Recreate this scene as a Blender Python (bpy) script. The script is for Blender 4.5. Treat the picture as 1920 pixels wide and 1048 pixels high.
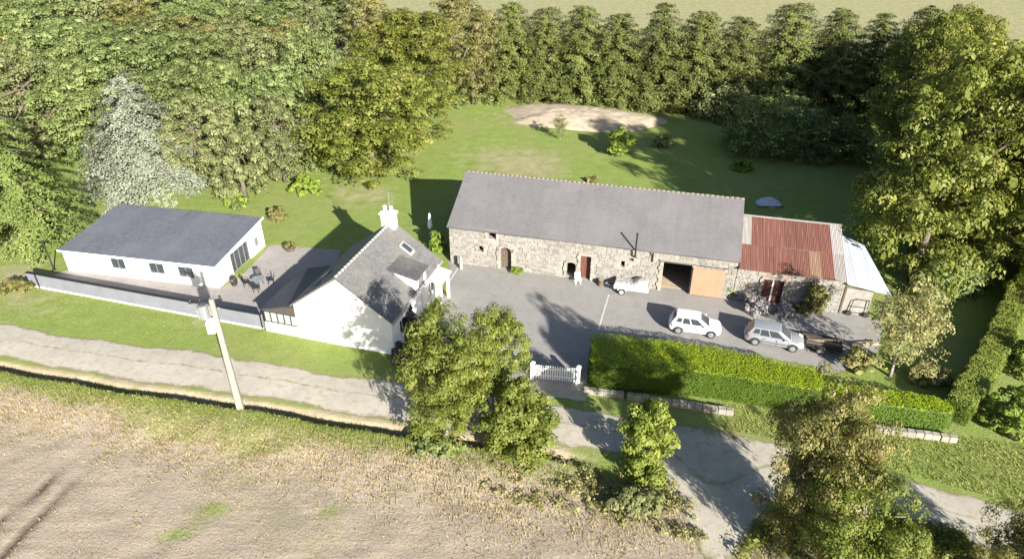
import bpy, bmesh, math, random
import numpy as np
from mathutils import Vector, Matrix

# ------------------------------------------------------------------ camera, sky, sun, exposure
scene = bpy.context.scene
for o in list(bpy.data.objects):
    bpy.data.objects.remove(o)
COL = scene.collection
R = math.radians
CAM_H, PITCH, FOC = 31.0, R(31.0), 1280.0        # camera height, downward tilt, focal length in 1920-px units
SUN_AZ, SUN_EL = R(298.3), R(22.3)               # direction the sun stands in (counter-clockwise from +x)

cam = bpy.data.cameras.new('camera')
camo = bpy.data.objects.new('camera', cam)
COL.objects.link(camo)
camo.location = (0, 0, CAM_H)
camo.rotation_euler = (math.pi / 2 - PITCH, 0, 0)
cam.sensor_width = 36.0
cam.lens = 36.0 * FOC / 1920.0
cam.clip_start, cam.clip_end = 0.5, 4000.0
scene.camera = camo

world = bpy.data.worlds.new('World')
scene.world = world
world.use_nodes = True
wn = world.node_tree
wn.nodes.clear()
sky = wn.nodes.new('ShaderNodeTexSky')
sky.sky_type = 'NISHITA'
sky.sun_disc = False
sky.sun_elevation = SUN_EL
sky.sun_rotation = math.pi / 2 - SUN_AZ
bg = wn.nodes.new('ShaderNodeBackground')
bg.inputs['Strength'].default_value = 0.055
wo = wn.nodes.new('ShaderNodeOutputWorld')
wn.links.new(sky.outputs[0], bg.inputs[0])
wn.links.new(bg.outputs[0], wo.inputs[0])

sun = bpy.data.lights.new('sun', 'SUN')
sun.energy = 5.0
sun.angle = R(0.6)
sun.color = (1.0, 0.94, 0.84)
suno = bpy.data.objects.new('sun', sun)
COL.objects.link(suno)
sd = Vector((math.cos(SUN_AZ) * math.cos(SUN_EL), math.sin(SUN_AZ) * math.cos(SUN_EL), math.sin(SUN_EL)))
suno.rotation_euler = sd.to_track_quat('Z', 'Y').to_euler()
suno.location = sd * 100

scene.view_settings.view_transform = 'Standard'
scene.view_settings.look = 'None'
scene.view_settings.exposure = 1.85
scene.view_settings.gamma = 1.0
scene.view_settings.use_curve_mapping = False
scene.render.engine = 'CYCLES'
scene.cycles.max_bounces = 6
scene.cycles.transparent_max_bounces = 6

# ------------------------------------------------------------------ measuring helpers (photo pixel -> place on the ground)
CF = np.array([0, math.cos(PITCH), -math.sin(PITCH)])
CU = np.array([0, math.sin(PITCH), math.cos(PITCH)])


def G(u, v, z=0.0):
    d = np.array([1, 0, 0]) * ((u - 960) / FOC) + CU * (-(v - 524) / FOC) + CF
    t = (z - CAM_H) / d[2]
    p = np.array([0, 0, CAM_H]) + d * t
    return Vector((float(p[0]), float(p[1]), z))


def height_for(x, y, v):
    best, bz = 1e9, 0
    for i in range(0, 1500):
        z = i * 0.02
        p = np.array([x, y, z - CAM_H])
        q = 524 - FOC * (p @ CU) / (p @ CF)
        if abs(q - v) < best:
            best, bz = abs(q - v), z
    return bz


def depth(x, y, z):
    return float(np.array([x, y, z - CAM_H]) @ CF)


# ------------------------------------------------------------------ materials
def new_mat(name):
    m = bpy.data.materials.new(name)
    m.use_nodes = True
    nt = m.node_tree
    return m, nt, nt.nodes['Principled BSDF']


def N(nt, kind, **kw):
    n = nt.nodes.new(kind)
    for k, v in kw.items():
        setattr(n, k, v)
    return n


def mixc(nt, fac, a, b, mode='MIX'):
    n = N(nt, 'ShaderNodeMix', data_type='RGBA', blend_type=mode)
    for sock, val in ((n.inputs['Factor'], fac), (n.inputs['A'], a), (n.inputs['B'], b)):
        pass
    def put(s, v):
        if hasattr(v, 'links'):
            nt.links.new(v, s)
        elif isinstance(v, (int, float)):
            s.default_value = v
        else:
            s.default_value = (*v, 1.0)
    put([s for s in n.inputs if s.name == 'Factor' and s.type == 'VALUE'][0], fac)
    put([s for s in n.inputs if s.name == 'A' and s.type == 'RGBA'][0], a)
    put([s for s in n.inputs if s.name == 'B' and s.type == 'RGBA'][0], b)
    return [s for s in n.outputs if s.type == 'RGBA'][0]


def noise(nt, scale, detail=4.0, rough=0.6, coord='Object', dist=0.0, stretch=None):
    tc = N(nt, 'ShaderNodeTexCoord')
    src = tc.outputs[coord]
    if stretch:
        mp = N(nt, 'ShaderNodeMapping')
        mp.inputs['Scale'].default_value = stretch[:3]
        if len(stretch) > 3:
            mp.inputs['Rotation'].default_value = (0, 0, stretch[3])
        nt.links.new(src, mp.inputs[0])
        src = mp.outputs[0]
    n = N(nt, 'ShaderNodeTexNoise')
    n.inputs['Scale'].default_value = scale
    n.inputs['Detail'].default_value = detail
    n.inputs['Roughness'].default_value = rough
    n.inputs['Distortion'].default_value = dist
    nt.links.new(src, n.inputs['Vector'])
    return n.outputs[0]


def ramp(nt, src, lo, hi):
    m = N(nt, 'ShaderNodeMapRange')
    m.inputs['From Min'].default_value = lo
    m.inputs['From Max'].default_value = hi
    nt.links.new(src, m.inputs['Value'])
    return m.outputs[0]


def math_n(nt, op, a, b):
    m = N(nt, 'ShaderNodeMath', operation=op)
    for i, v in enumerate((a, b)):
        if hasattr(v, 'links'):
            nt.links.new(v, m.inputs[i])
        else:
            m.inputs[i].default_value = v
    return m.outputs[0]


def bump(nt, bsdf, src, strength=0.5, dist=0.05):
    b = N(nt, 'ShaderNodeBump')
    b.inputs['Strength'].default_value = strength
    b.inputs['Distance'].default_value = dist
    nt.links.new(src, b.inputs['Height'])
    nt.links.new(b.outputs[0], bsdf.inputs['Normal'])


def attr(nt, name):
    a = N(nt, 'ShaderNodeAttribute', attribute_name=name)
    return a.outputs['Fac']


def obj_random(nt):
    return N(nt, 'ShaderNodeObjectInfo').outputs['Random']


def plain(name, col, rough=0.7, var=0.12, scale=3.0, metal=0.0, spec=0.4, bmp=0.0, dirt=None):
    """paint / plaster / metal: base colour with mottling, optional dirt colour in blotches"""
    m, nt, b = new_mat(name)
    n = noise(nt, scale, 5, 0.65)
    dark = tuple(c * (1 - var) for c in col)
    light = tuple(min(1, c * (1 + var)) for c in col)
    c = mixc(nt, ramp(nt, n, 0.3, 0.7), dark, light)
    if dirt:
        d = ramp(nt, noise(nt, scale * 0.4, 6, 0.7), 0.5, 0.75)
        c = mixc(nt, math_n(nt, 'MULTIPLY', d, dirt[3]), c, dirt[:3])
    nt.links.new(c, b.inputs['Base Color'])
    b.inputs['Roughness'].default_value = rough
    b.inputs['Metallic'].default_value = metal
    b.inputs['Specular IOR Level'].default_value = spec
    if bmp:
        bump(nt, b, noise(nt, scale * 6, 4, 0.7), bmp, 0.02)
    return m


def leaf_mat(name, c1, c2, c3, trans=0.38):
    k = 1.52
    c1, c2, c3 = [(q[0] * k, q[1] * k, q[2] * k * .82) for q in (c1, c2, c3)]
    m, nt, b = new_mat(name)
    t = attr(nt, 'tint')
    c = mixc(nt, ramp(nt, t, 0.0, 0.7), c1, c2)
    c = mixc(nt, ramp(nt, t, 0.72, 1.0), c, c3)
    hsv = N(nt, 'ShaderNodeHueSaturation')
    r = obj_random(nt)
    hv = N(nt, 'ShaderNodeMapRange')
    hv.inputs['To Min'].default_value = 0.493
    hv.inputs['To Max'].default_value = 0.507
    nt.links.new(r, hv.inputs['Value'])
    nt.links.new(hv.outputs[0], hsv.inputs['Hue'])
    vv = N(nt, 'ShaderNodeMapRange')
    vv.inputs['To Min'].default_value = 0.82
    vv.inputs['To Max'].default_value = 1.18
    nt.links.new(math_n(nt, 'FRACT', math_n(nt, 'MULTIPLY', r, 7.31), 0), vv.inputs['Value'])
    nt.links.new(vv.outputs[0], hsv.inputs['Value'])
    nt.links.new(c, hsv.inputs['Color'])
    nt.links.new(hsv.outputs[0], b.inputs['Base Color'])
    b.inputs['Roughness'].default_value = 0.55
    b.inputs['Specular IOR Level'].default_value = 0.25
    tr = N(nt, 'ShaderNodeBsdfTranslucent')
    nt.links.new(mixc(nt, 1.0, hsv.outputs[0], (1.0, 1.0, 0.55), 'MULTIPLY'), tr.inputs['Color'])
    mx = N(nt, 'ShaderNodeMixShader')
    mx.inputs[0].default_value = trans
    nt.links.new(b.outputs[0], mx.inputs[1])
    nt.links.new(tr.outputs[0], mx.inputs[2])
    nt.links.new(mx.outputs[0], nt.nodes['Material Output'].inputs['Surface'])
    return m


M = {}
M['leaf_wood'] = leaf_mat('leaf_wood', (0.068, 0.088, 0.033), (0.114, 0.144, 0.061), (0.176, 0.187, 0.099))
M['leaf_oak'] = leaf_mat('leaf_oak', (0.064, 0.076, 0.014), (0.110, 0.124, 0.029), (0.165, 0.151, 0.054))
M['leaf_brown'] = leaf_mat('leaf_brown', (0.072, 0.074, 0.025), (0.124, 0.122, 0.048), (0.185, 0.147, 0.085))
M['leaf_grey'] = leaf_mat('leaf_grey', (0.086, 0.099, 0.049), (0.135, 0.151, 0.076), (0.205, 0.194, 0.135))
M['leaf_bright'] = leaf_mat('leaf_bright', (0.069, 0.105, 0.017), (0.120, 0.165, 0.031), (0.175, 0.190, 0.056))
M['leaf_fir'] = leaf_mat('leaf_fir', (0.040, 0.056, 0.015), (0.076, 0.099, 0.031), (0.119, 0.136, 0.055), 0.15)
M['leaf_thuja'] = leaf_mat('leaf_thuja', (0.043, 0.051, 0.016), (0.077, 0.091, 0.028), (0.119, 0.113, 0.054), 0.15)
M['leaf_blue'] = leaf_mat('leaf_blue', (0.086, 0.099, 0.089), (0.131, 0.146, 0.133), (0.186, 0.197, 0.183), 0.1)
M['leaf_birch'] = leaf_mat('leaf_birch', (0.096, 0.094, 0.044), (0.148, 0.144, 0.068), (0.224, 0.208, 0.136), 0.35)
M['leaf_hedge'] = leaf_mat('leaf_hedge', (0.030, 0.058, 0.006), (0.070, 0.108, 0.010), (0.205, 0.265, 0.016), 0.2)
M['leaf_hedge_old'] = leaf_mat('leaf_hedge_old', (0.035, 0.052, 0.010), (0.085, 0.105, 0.022), (0.140, 0.160, 0.045), 0.2)
M['leaf_fore'] = leaf_mat('leaf_fore', (0.066, 0.084, 0.014), (0.112, 0.136, 0.028), (0.160, 0.160, 0.050), 0.4)
M['leaf_purple'] = leaf_mat('leaf_purple', (0.022, 0.016, 0.026), (0.045, 0.034, 0.050), (0.080, 0.070, 0.080), 0.2)
M['leaf_lavender'] = leaf_mat('leaf_lavender', (0.130, 0.120, 0.150), (0.190, 0.175, 0.222), (0.260, 0.235, 0.288), 0.2)
M['grass_green'] = leaf_mat('grass_green', (0.095, 0.107, 0.029), (0.146, 0.153, 0.046), (0.213, 0.178, 0.098), 0.3)
M['grass_dry'] = leaf_mat('grass_dry', (0.176, 0.141, 0.084), (0.268, 0.215, 0.130), (0.365, 0.306, 0.203), 0.3)
M['bark'] = plain('bark', (0.10, 0.08, 0.06), 0.9, 0.35, 6, bmp=0.6)
M['bark_pale'] = plain('bark_pale', (0.24, 0.225, 0.20), 0.85, 0.3, 5, bmp=0.4, dirt=(0.05, 0.045, 0.04, 0.6))
M['white_render'] = plain('white_render', (0.70, 0.69, 0.665), 0.85, 0.03, 1.2, bmp=0.1, dirt=(0.40, 0.385, 0.35, 0.5))
M['grey_render'] = plain('grey_render', (0.135, 0.142, 0.165), 0.85, 0.10, 1.0, bmp=0.2, dirt=(0.11, 0.112, 0.118, 0.5))
M['white_paint'] = plain('white_paint', (0.78, 0.78, 0.77), 0.5, 0.03, 4)
M['dark_metal'] = plain('dark_metal', (0.02, 0.02, 0.022), 0.5, 0.2, 5, metal=0.3)
M['grey_metal'] = plain('grey_metal', (0.30, 0.31, 0.32), 0.45, 0.15, 5, metal=0.6)
M['concrete'] = plain('concrete', (0.179, 0.173, 0.156), 0.9, 0.15, 2.5, bmp=0.3, dirt=(0.113, 0.107, 0.096, 0.6))
M['plaster_tan'] = plain('plaster_tan', (0.27, 0.155, 0.10), 0.8, 0.07, 1.5, bmp=0.1, dirt=(0.25, 0.145, 0.085, 0.5))
M['wood'] = plain('wood', (0.085, 0.064, 0.048), 0.8, 0.3, 3, bmp=0.4)
M['wood_pale'] = plain('wood_pale', (0.26, 0.22, 0.16), 0.8, 0.2, 3, bmp=0.3)
M['wood_red'] = plain('wood_red', (0.10, 0.035, 0.025), 0.7, 0.25, 3, bmp=0.3)
M['tyre'] = plain('tyre', (0.018, 0.018, 0.018), 0.8, 0.2, 8)
M['car_white'] = plain('car_white', (0.60, 0.60, 0.60), 0.25, 0.02, 2, spec=0.5)
M['car_silver'] = plain('car_silver', (0.25, 0.26, 0.28), 0.3, 0.04, 2, metal=0.3, spec=0.5)
M['car_cream'] = plain('car_cream', (0.46, 0.455, 0.43), 0.4, 0.05, 2, spec=0.5, dirt=(0.4, 0.38, 0.33, 0.5))
M['red_lamp'] = plain('red_lamp', (0.35, 0.02, 0.02), 0.3, 0.1, 5)
M['clear_lamp'] = plain('clear_lamp', (0.55, 0.56, 0.58), 0.15, 0.1, 5, spec=0.8)
M['black_plastic'] = plain('black_plastic', (0.025, 0.025, 0.027), 0.6, 0.15, 8)
M['tarp_blue'] = plain('tarp_blue', (0.42, 0.47, 0.54), 0.6, 0.15, 3)
M['ridge_tile'] = plain('ridge_tile', (0.125, 0.108, 0.088), 0.85, 0.25, 2.5, bmp=0.4)
M['earth'] = plain('earth', (0.30, 0.24, 0.17), 0.95, 0.2, 1.2, bmp=0.6)
M['mound'] = plain('mound', (0.30, 0.25, 0.185), 0.95, 0.25, 0.9, bmp=0.8, dirt=(0.15, 0.125, 0.075, 0.9))
M['brown_panel'] = plain('brown_panel', (0.055, 0.045, 0.040), 0.7, 0.2, 3)
M['tarp_pale'] = plain('tarp_pale', (0.24, 0.24, 0.23), 0.6, 0.2, 2.5, dirt=(0.14, 0.135, 0.125, 0.8))
M['joint_pale'] = plain('joint_pale', (0.36, 0.34, 0.31), 0.9, 0.2, 3)
M['terracotta'] = plain('terracotta', (0.26, 0.13, 0.08), 0.8, 0.2, 5)
M['pink_stone'] = plain('pink_stone', (0.22, 0.17, 0.14), 0.9, 0.2, 2.5, bmp=0.4)

m, nt, b = new_mat('glass_dark')
b.inputs['Base Color'].default_value = (0.035, 0.042, 0.050, 1)
b.inputs['Roughness'].default_value = 0.08
b.inputs['Specular IOR Level'].default_value = 0.7
M['glass'] = m
m, nt, b = new_mat('glass_veranda')
nt.links.new(mixc(nt, ramp(nt, noise(nt, 0.8, 3), 0.35, 0.65), (0.22, 0.23, 0.23), (0.30, 0.31, 0.31)), b.inputs['Base Color'])
b.inputs['Roughness'].default_value = 0.25
b.inputs['Specular IOR Level'].default_value = 0.7
M['glass_pale'] = m


def slate(name, dark, light, warm, rough=0.6, cell=0.24):
    """slate courses: rows in object space with tone per slate"""
    m, nt, b = new_mat(name)
    tc = N(nt, 'ShaderNodeTexCoord')
    br = N(nt, 'ShaderNodeTexBrick')
    br.inputs['Scale'].default_value = 1.0
    br.inputs['Brick Width'].default_value = cell * 1.2
    br.inputs['Row Height'].default_value = cell * 0.75
    br.inputs['Mortar Size'].default_value = 0.012
    br.inputs['Color1'].default_value = (*dark, 1)
    br.inputs['Color2'].default_value = (*light, 1)
    br.inputs['Mortar'].default_value = (*[c * 0.55 for c in dark], 1)
    nt.links.new(tc.outputs['UV'], br.inputs['Vector'])
    c = mixc(nt, ramp(nt, noise(nt, 0.35, 5, 0.6), 0.42, 0.7), br.outputs[0], warm)
    c2 = mixc(nt, math_n(nt, 'MULTIPLY', ramp(nt, noise(nt, 5.0, 5, 0.7), 0.35, 0.75), 0.45), c, [x * 1.3 for x in light])
    st = noise(nt, 1.0, 4, 0.7, coord='UV', stretch=(1.6, 0.18, 1.0))
    c3 = mixc(nt, math_n(nt, 'MULTIPLY', ramp(nt, st, 0.48, 0.75), 0.3), c2, [x * 0.7 for x in dark])
    nt.links.new(c3, b.inputs['Base Color'])
    b.inputs['Roughness'].default_value = rough
    b.inputs['Specular IOR Level'].default_value = 0.35
    bump(nt, b, br.outputs['Fac'], -0.5, 0.015)
    return m


M['slate_barn'] = slate('slate_barn', (0.097, 0.093, 0.096), (0.112, 0.109, 0.111), (0.125, 0.115, 0.123), 0.7)
M['slate_house'] = slate('slate_house', (0.077, 0.076, 0.080), (0.129, 0.126, 0.124), (0.132, 0.126, 0.108), 0.6)
M['slate_lean'] = slate('slate_lean', (0.028, 0.030, 0.040), (0.042, 0.045, 0.056), (0.040, 0.040, 0.046), 0.5, 0.2)
M['slate_annex'] = slate('slate_annex', (0.072, 0.076, 0.093), (0.112, 0.118, 0.138), (0.105, 0.108, 0.120), 0.5, 0.2)


def stone_mat(name, c1, c2, c3):
    m, nt, b = new_mat(name)
    g = N(nt, 'ShaderNodeNewGeometry')
    r = math_n(nt, 'FRACT', math_n(nt, 'ADD', g.outputs['Random Per Island'], obj_random(nt)), 0)
    c = mixc(nt, ramp(nt, r, 0.0, 0.6), c1, c2)
    c = mixc(nt, ramp(nt, r, 0.7, 1.0), c, c3)
    c = mixc(nt, math_n(nt, 'MULTIPLY', ramp(nt, noise(nt, 5, 5, 0.7), 0.4, 0.75), 0.55), c, [x * 0.55 for x in c1])
    nt.links.new(c, b.inputs['Base Color'])
    b.inputs['Roughness'].default_value = 0.9
    bump(nt, b, noise(nt, 14, 4, 0.7), 0.5, 0.02)
    return m


M['stone'] = stone_mat('stone', (0.152, 0.145, 0.130), (0.216, 0.207, 0.186), (0.275, 0.241, 0.211))
M['mortar'] = plain('mortar', (0.207, 0.197, 0.178), 0.95, 0.2, 2.0, bmp=0.5)
M['granite'] = stone_mat('granite', (0.20, 0.185, 0.155), (0.265, 0.245, 0.205), (0.27, 0.215, 0.165))


def rust_mat(name, base, pale, streak):
    m, nt, b = new_mat(name)
    r = obj_random(nt)
    c = mixc(nt, r, base, [x * 0.72 for x in base])
    s = noise(nt, 1.0, 5, 0.7, stretch=(2.4, 0.35, 1.0))
    c = mixc(nt, math_n(nt, 'MULTIPLY', ramp(nt, s, 0.5, 0.72), 0.75), c, pale)
    c = mixc(nt, math_n(nt, 'MULTIPLY', ramp(nt, noise(nt, 1.3, 5, 0.7), 0.5, 0.7), 0.6), c, streak)
    nt.links.new(c, b.inputs['Base Color'])
    b.inputs['Roughness'].default_value = 0.8
    b.inputs['Metallic'].default_value = 0.0
    return m


M['rust'] = rust_mat('rust', (0.150, 0.058, 0.042), (0.215, 0.125, 0.095), (0.098, 0.042, 0.034))
M['rust_pale'] = rust_mat('rust_pale', (0.215, 0.130, 0.085), (0.32, 0.23, 0.16), (0.17, 0.085, 0.055))
M['zinc_pale'] = rust_mat('zinc_pale', (0.30, 0.28, 0.265), (0.36, 0.35, 0.34), (0.24, 0.20, 0.18))
M['fibre_white'] = rust_mat('fibre_white', (0.30, 0.325, 0.365), (0.37, 0.395, 0.43), (0.23, 0.24, 0.26))


def earth_material():
    """grass, dry grass and stubble soil blended by the masks stored on the ground sheet"""
    m, nt, b = new_mat('ground_cover')
    big = noise(nt, 0.10, 4, 0.6)
    mid = noise(nt, 0.7, 5, 0.65)
    fine = noise(nt, 6.0, 5, 0.75)
    green = mixc(nt, ramp(nt, mid, 0.3, 0.7), (0.145, 0.200, 0.044), (0.198, 0.246, 0.068))
    green = mixc(nt, math_n(nt, 'MULTIPLY', ramp(nt, big, 0.45, 0.68), 0.45), green, (0.230, 0.220, 0.105))
    dry = mixc(nt, ramp(nt, mid, 0.3, 0.7), (0.260, 0.215, 0.140), (0.340, 0.290, 0.205))
    c = mixc(nt, ramp(nt, math_n(nt, 'ADD', attr(nt, 'dry'), math_n(nt, 'MULTIPLY', math_n(nt, 'SUBTRACT', mid, 0.5), 0.9)), 0.25, 0.75), green, dry)
    strip = noise(nt, 1.0, 5, 0.7, stretch=(0.12, 2.2, 1.0, 0.10))
    soil = mixc(nt, ramp(nt, strip, 0.32, 0.68), (0.252, 0.205, 0.165), (0.335, 0.282, 0.230))
    soil = mixc(nt, math_n(nt, 'MULTIPLY', ramp(nt, fine, 0.5, 0.75), 0.6), soil, (0.37, 0.31, 0.22))
    soil = mixc(nt, math_n(nt, 'MULTIPLY', ramp(nt, big, 0.55, 0.7), 0.55), soil, (0.19, 0.185, 0.085))
    c = mixc(nt, ramp(nt, math_n(nt, 'ADD', attr(nt, 'soil'), math_n(nt, 'MULTIPLY', math_n(nt, 'SUBTRACT', mid, 0.5), 1.0)), 0.3, 0.7), c, soil)
    c = mixc(nt, math_n(nt, 'MULTIPLY', ramp(nt, noise(nt, 2.2, 6, 0.75), 0.48, 0.75), 0.32), c, (0.085, 0.105, 0.030))
    c = mixc(nt, attr(nt, 'rut_ditch_shade'), c, (0.055, 0.040, 0.030))
    c = mixc(nt, math_n(nt, 'MULTIPLY', ramp(nt, fine, 0.45, 0.7), 0.28), c, (0.085, 0.092, 0.036))
    nt.links.new(c, b.inputs['Base Color'])
    b.inputs['Roughness'].default_value = 0.95
    b.inputs['Specular IOR Level'].default_value = 0.1
    bump(nt, b, math_n(nt, 'ADD', fine, mid), 0.8, 0.10)
    return m


M['ground'] = earth_material()


def paving(name, c1, c2, stain, grass=0.0):
    m, nt, b = new_mat(name)
    c = mixc(nt, ramp(nt, noise(nt, 0.5, 5, 0.65), 0.3, 0.7), c1, c2)
    c = mixc(nt, math_n(nt, 'MULTIPLY', ramp(nt, noise(nt, 7, 5, 0.75), 0.45, 0.75), 0.35), c, [x * 1.35 for x in c2])
    c = mixc(nt, math_n(nt, 'MULTIPLY', ramp(nt, noise(nt, 1.6, 6, 0.75, dist=0.6), 0.50, 0.70), 0.8), c, stain)
    if grass:
        g = math_n(nt, 'ADD', attr(nt, 'edge'), math_n(nt, 'MULTIPLY', math_n(nt, 'SUBTRACT', noise(nt, 1.3, 6, 0.75), 0.5), 1.6))
        c = mixc(nt, ramp(nt, g, 0.45, 0.8), c, (0.165, 0.150, 0.080))
    nt.links.new(c, b.inputs['Base Color'])
    b.inputs['Roughness'].default_value = 0.9
    b.inputs['Specular IOR Level'].default_value = 0.2
    bump(nt, b, noise(nt, 9, 5, 0.8), 0.35, 0.03)
    return m


M['road'] = paving('road', (0.273, 0.253, 0.212), (0.346, 0.321, 0.271), (0.222, 0.194, 0.148), 1.0)
M['yard'] = paving('yard', (0.189, 0.182, 0.175), (0.221, 0.213, 0.202), (0.164, 0.155, 0.143))
M['terrace'] = paving('terrace', (0.215, 0.198, 0.190), (0.255, 0.238, 0.228), (0.175, 0.160, 0.150))


# ------------------------------------------------------------------ object helpers
def link(o, parent=None):
    COL.objects.link(o)
    if parent is not None:
        o.parent = parent
    return o


def tag(o, label=None, cat=None, group=None, kind=None):
    if label: o['label'] = label
    if cat: o['category'] = cat
    if group: o['group'] = group
    if kind: o['kind'] = kind
    return o


def thing(name, label, cat, loc=(0, 0, 0), rz=0.0, group=None):
    o = bpy.data.objects.new(name, None)
    o.empty_display_size = 0.3
    link(o)
    o.location = loc
    o.rotation_euler = (0, 0, rz)
    return tag(o, label, cat, group)


class MB:
    def __init__(s):
        s.v, s.f = [], []

    def add(s, verts, faces):
        k = len(s.v)
        s.v += [tuple(v) for v in verts]
        s.f += [tuple(i + k for i in f) for f in faces]
        return s

    def box(s, x0, x1, y0, y1, z0, z1):
        return s.add([(x0, y0, z0), (x1, y0, z0), (x1, y1, z0), (x0, y1, z0), (x0, y0, z1), (x1, y0, z1), (x1, y1, z1), (x0, y1, z1)],
                     [(3, 2, 1, 0), (4, 5, 6, 7), (0, 1, 5, 4), (1, 2, 6, 5), (2, 3, 7, 6), (3, 0, 4, 7)])

    def prism(s, poly, axis, a, b):
        """polygon given in the two other axes, extruded along axis from a to b"""
        n = len(poly)
        def mk(p, t):
            return {'x': (t, p[0], p[1]), 'y': (p[0], t, p[1]), 'z': (p[0], p[1], t)}[axis]
        vs = [mk(p, a) for p in poly] + [mk(p, b) for p in poly]
        fs = [tuple(range(n)), tuple(range(2 * n - 1, n - 1, -1))]
        fs += [(i, i + n, (i + 1) % n + n, (i + 1) % n) for i in range(n)]
        return s.add(vs, fs)

    def hexa(s, bot, top):
        """eight corners: bottom four and top four"""
        return s.add(list(bot) + list(top), [(3, 2, 1, 0), (4, 5, 6, 7), (0, 1, 5, 4), (1, 2, 6, 5), (2, 3, 7, 6), (3, 0, 4, 7)])

    def tube(s, pts, rad, n=8, cap=True):
        pts = [Vector(p) for p in pts]
        rad = rad if isinstance(rad, (list, tuple)) else [rad] * len(pts)
        k = len(s.v)
        up = None
        for i, p in enumerate(pts):
            d = (pts[min(i + 1, len(pts) - 1)] - pts[max(i - 1, 0)]).normalized()
            a = d.orthogonal().normalized() if up is None else (up - d * up.dot(d)).normalized()
            up = a
            c = d.cross(a)
            for j in range(n):
                t = 2 * math.pi * j / n
                s.v.append(tuple(p + (a * math.cos(t) + c * math.sin(t)) * rad[i]))
        for i in range(len(pts) - 1):
            for j in range(n):
                s.f.append((k + i * n + j, k + i * n + (j + 1) % n, k + (i + 1) * n + (j + 1) % n, k + (i + 1) * n + j))
        if cap:
            s.f.append(tuple(k + j for j in reversed(range(n))))
            s.f.append(tuple(k + (len(pts) - 1) * n + j for j in range(n)))
        return s

    def mesh(s, name, mat, smooth=False, bevel=0.0, seg=2):
        me = bpy.data.meshes.new(name)
        me.from_pydata(s.v, [], s.f)
        bm = bmesh.new()
        bm.from_mesh(me)
        bmesh.ops.recalc_face_normals(bm, faces=bm.faces)
        if bevel:
            bmesh.ops.bevel(bm, geom=[e for e in bm.edges if e.is_manifold and e.calc_face_angle(0) > 0.35] , offset=bevel, segments=seg, affect='EDGES', profile=0.5)
        bm.to_mesh(me)
        bm.free()
        if smooth:
            for p in me.polygons:
                p.use_smooth = True
        me.materials.append(M[mat])
        return me

    def build(s, name, mat, parent=None, smooth=False, bevel=0.0, seg=2):
        o = bpy.data.objects.new(name, s.mesh(name, mat, smooth, bevel, seg))
        return link(o, parent)


def instance(name, me, parent=None, loc=(0, 0, 0), rot=(0, 0, 0), scale=(1, 1, 1)):
    o = bpy.data.objects.new(name, me)
    o.location, o.rotation_euler, o.scale = loc, rot, scale
    return link(o, parent)


def np_mesh(name, V, F, mat, tint=None, smooth=False):
    """fast mesh from numpy arrays; F is (n,k)"""
    V = np.asarray(V, np.float32)
    F = np.asarray(F, np.int32)
    me = bpy.data.meshes.new(name)
    n, k = F.shape
    me.vertices.add(len(V))
    me.vertices.foreach_set('co', V.ravel())
    me.loops.add(n * k)
    me.loops.foreach_set('vertex_index', F.ravel())
    me.polygons.add(n)
    me.polygons.foreach_set('loop_start', np.arange(0, n * k, k, dtype=np.int32))
    me.polygons.foreach_set('loop_total', np.full(n, k, np.int32))
    if smooth:
        me.polygons.foreach_set('use_smooth', np.ones(n, bool))
    me.update(calc_edges=True)
    if tint is not None:
        a = me.attributes.new('tint', 'FLOAT', 'FACE')
        a.data.foreach_set('value', np.asarray(tint, np.float32))
    me.materials.append(M[mat])
    return me


# ------------------------------------------------------------------ foliage
def unit(v):
    return v / np.maximum(np.linalg.norm(v, axis=1, keepdims=True), 1e-6)


def leaf_faces(C, Nn, size, rng, aspect=0.62):
    """one folded-diamond leaf spray per point"""
    n = len(C)
    r = unit(rng.normal(size=(n, 3)))
    a = unit(np.cross(Nn, r))
    b = np.cross(Nn, a)
    L = size[:, None]
    V = np.empty((n, 4, 3))
    V[:, 0] = C - a * L * 0.5
    V[:, 1] = C + b * L * 0.5 * aspect + Nn * L * 0.12
    V[:, 2] = C + a * L * 0.5
    V[:, 3] = C - b * L * 0.5 * aspect + Nn * L * 0.12
    F = np.arange(n * 4).reshape(n, 4)
    return V.reshape(-1, 3), F


def clump_leaves(cen, rad, per, size, rng, up=0.35, squash=0.8):
    """leaves spread over and through ball-like clumps; cen (n,3), rad (n,)"""
    n = len(cen)
    d = unit(rng.normal(size=(n * per, 3)))
    d[:, 2] = np.where(rng.random(n * per) < 0.78, np.abs(d[:, 2]), d[:, 2])
    c = np.repeat(cen, per, 0)
    r = np.repeat(rad, per)[:, None]
    rr = (0.5 + 0.55 * rng.random((n * per, 1)) ** 0.5)
    P = c + d * r * rr * np.array([1, 1, squash])
    nn = unit(d + np.array([0, 0, up]) + rng.normal(size=d.shape) * 0.27)
    s = size * np.exp(rng.normal(size=n * per) * .38)
    t = np.clip(np.repeat(rng.random(n), per) * 0.68 + rng.random(n * per) * 0.32, 0, 1)
    return P, nn, s, t


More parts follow.
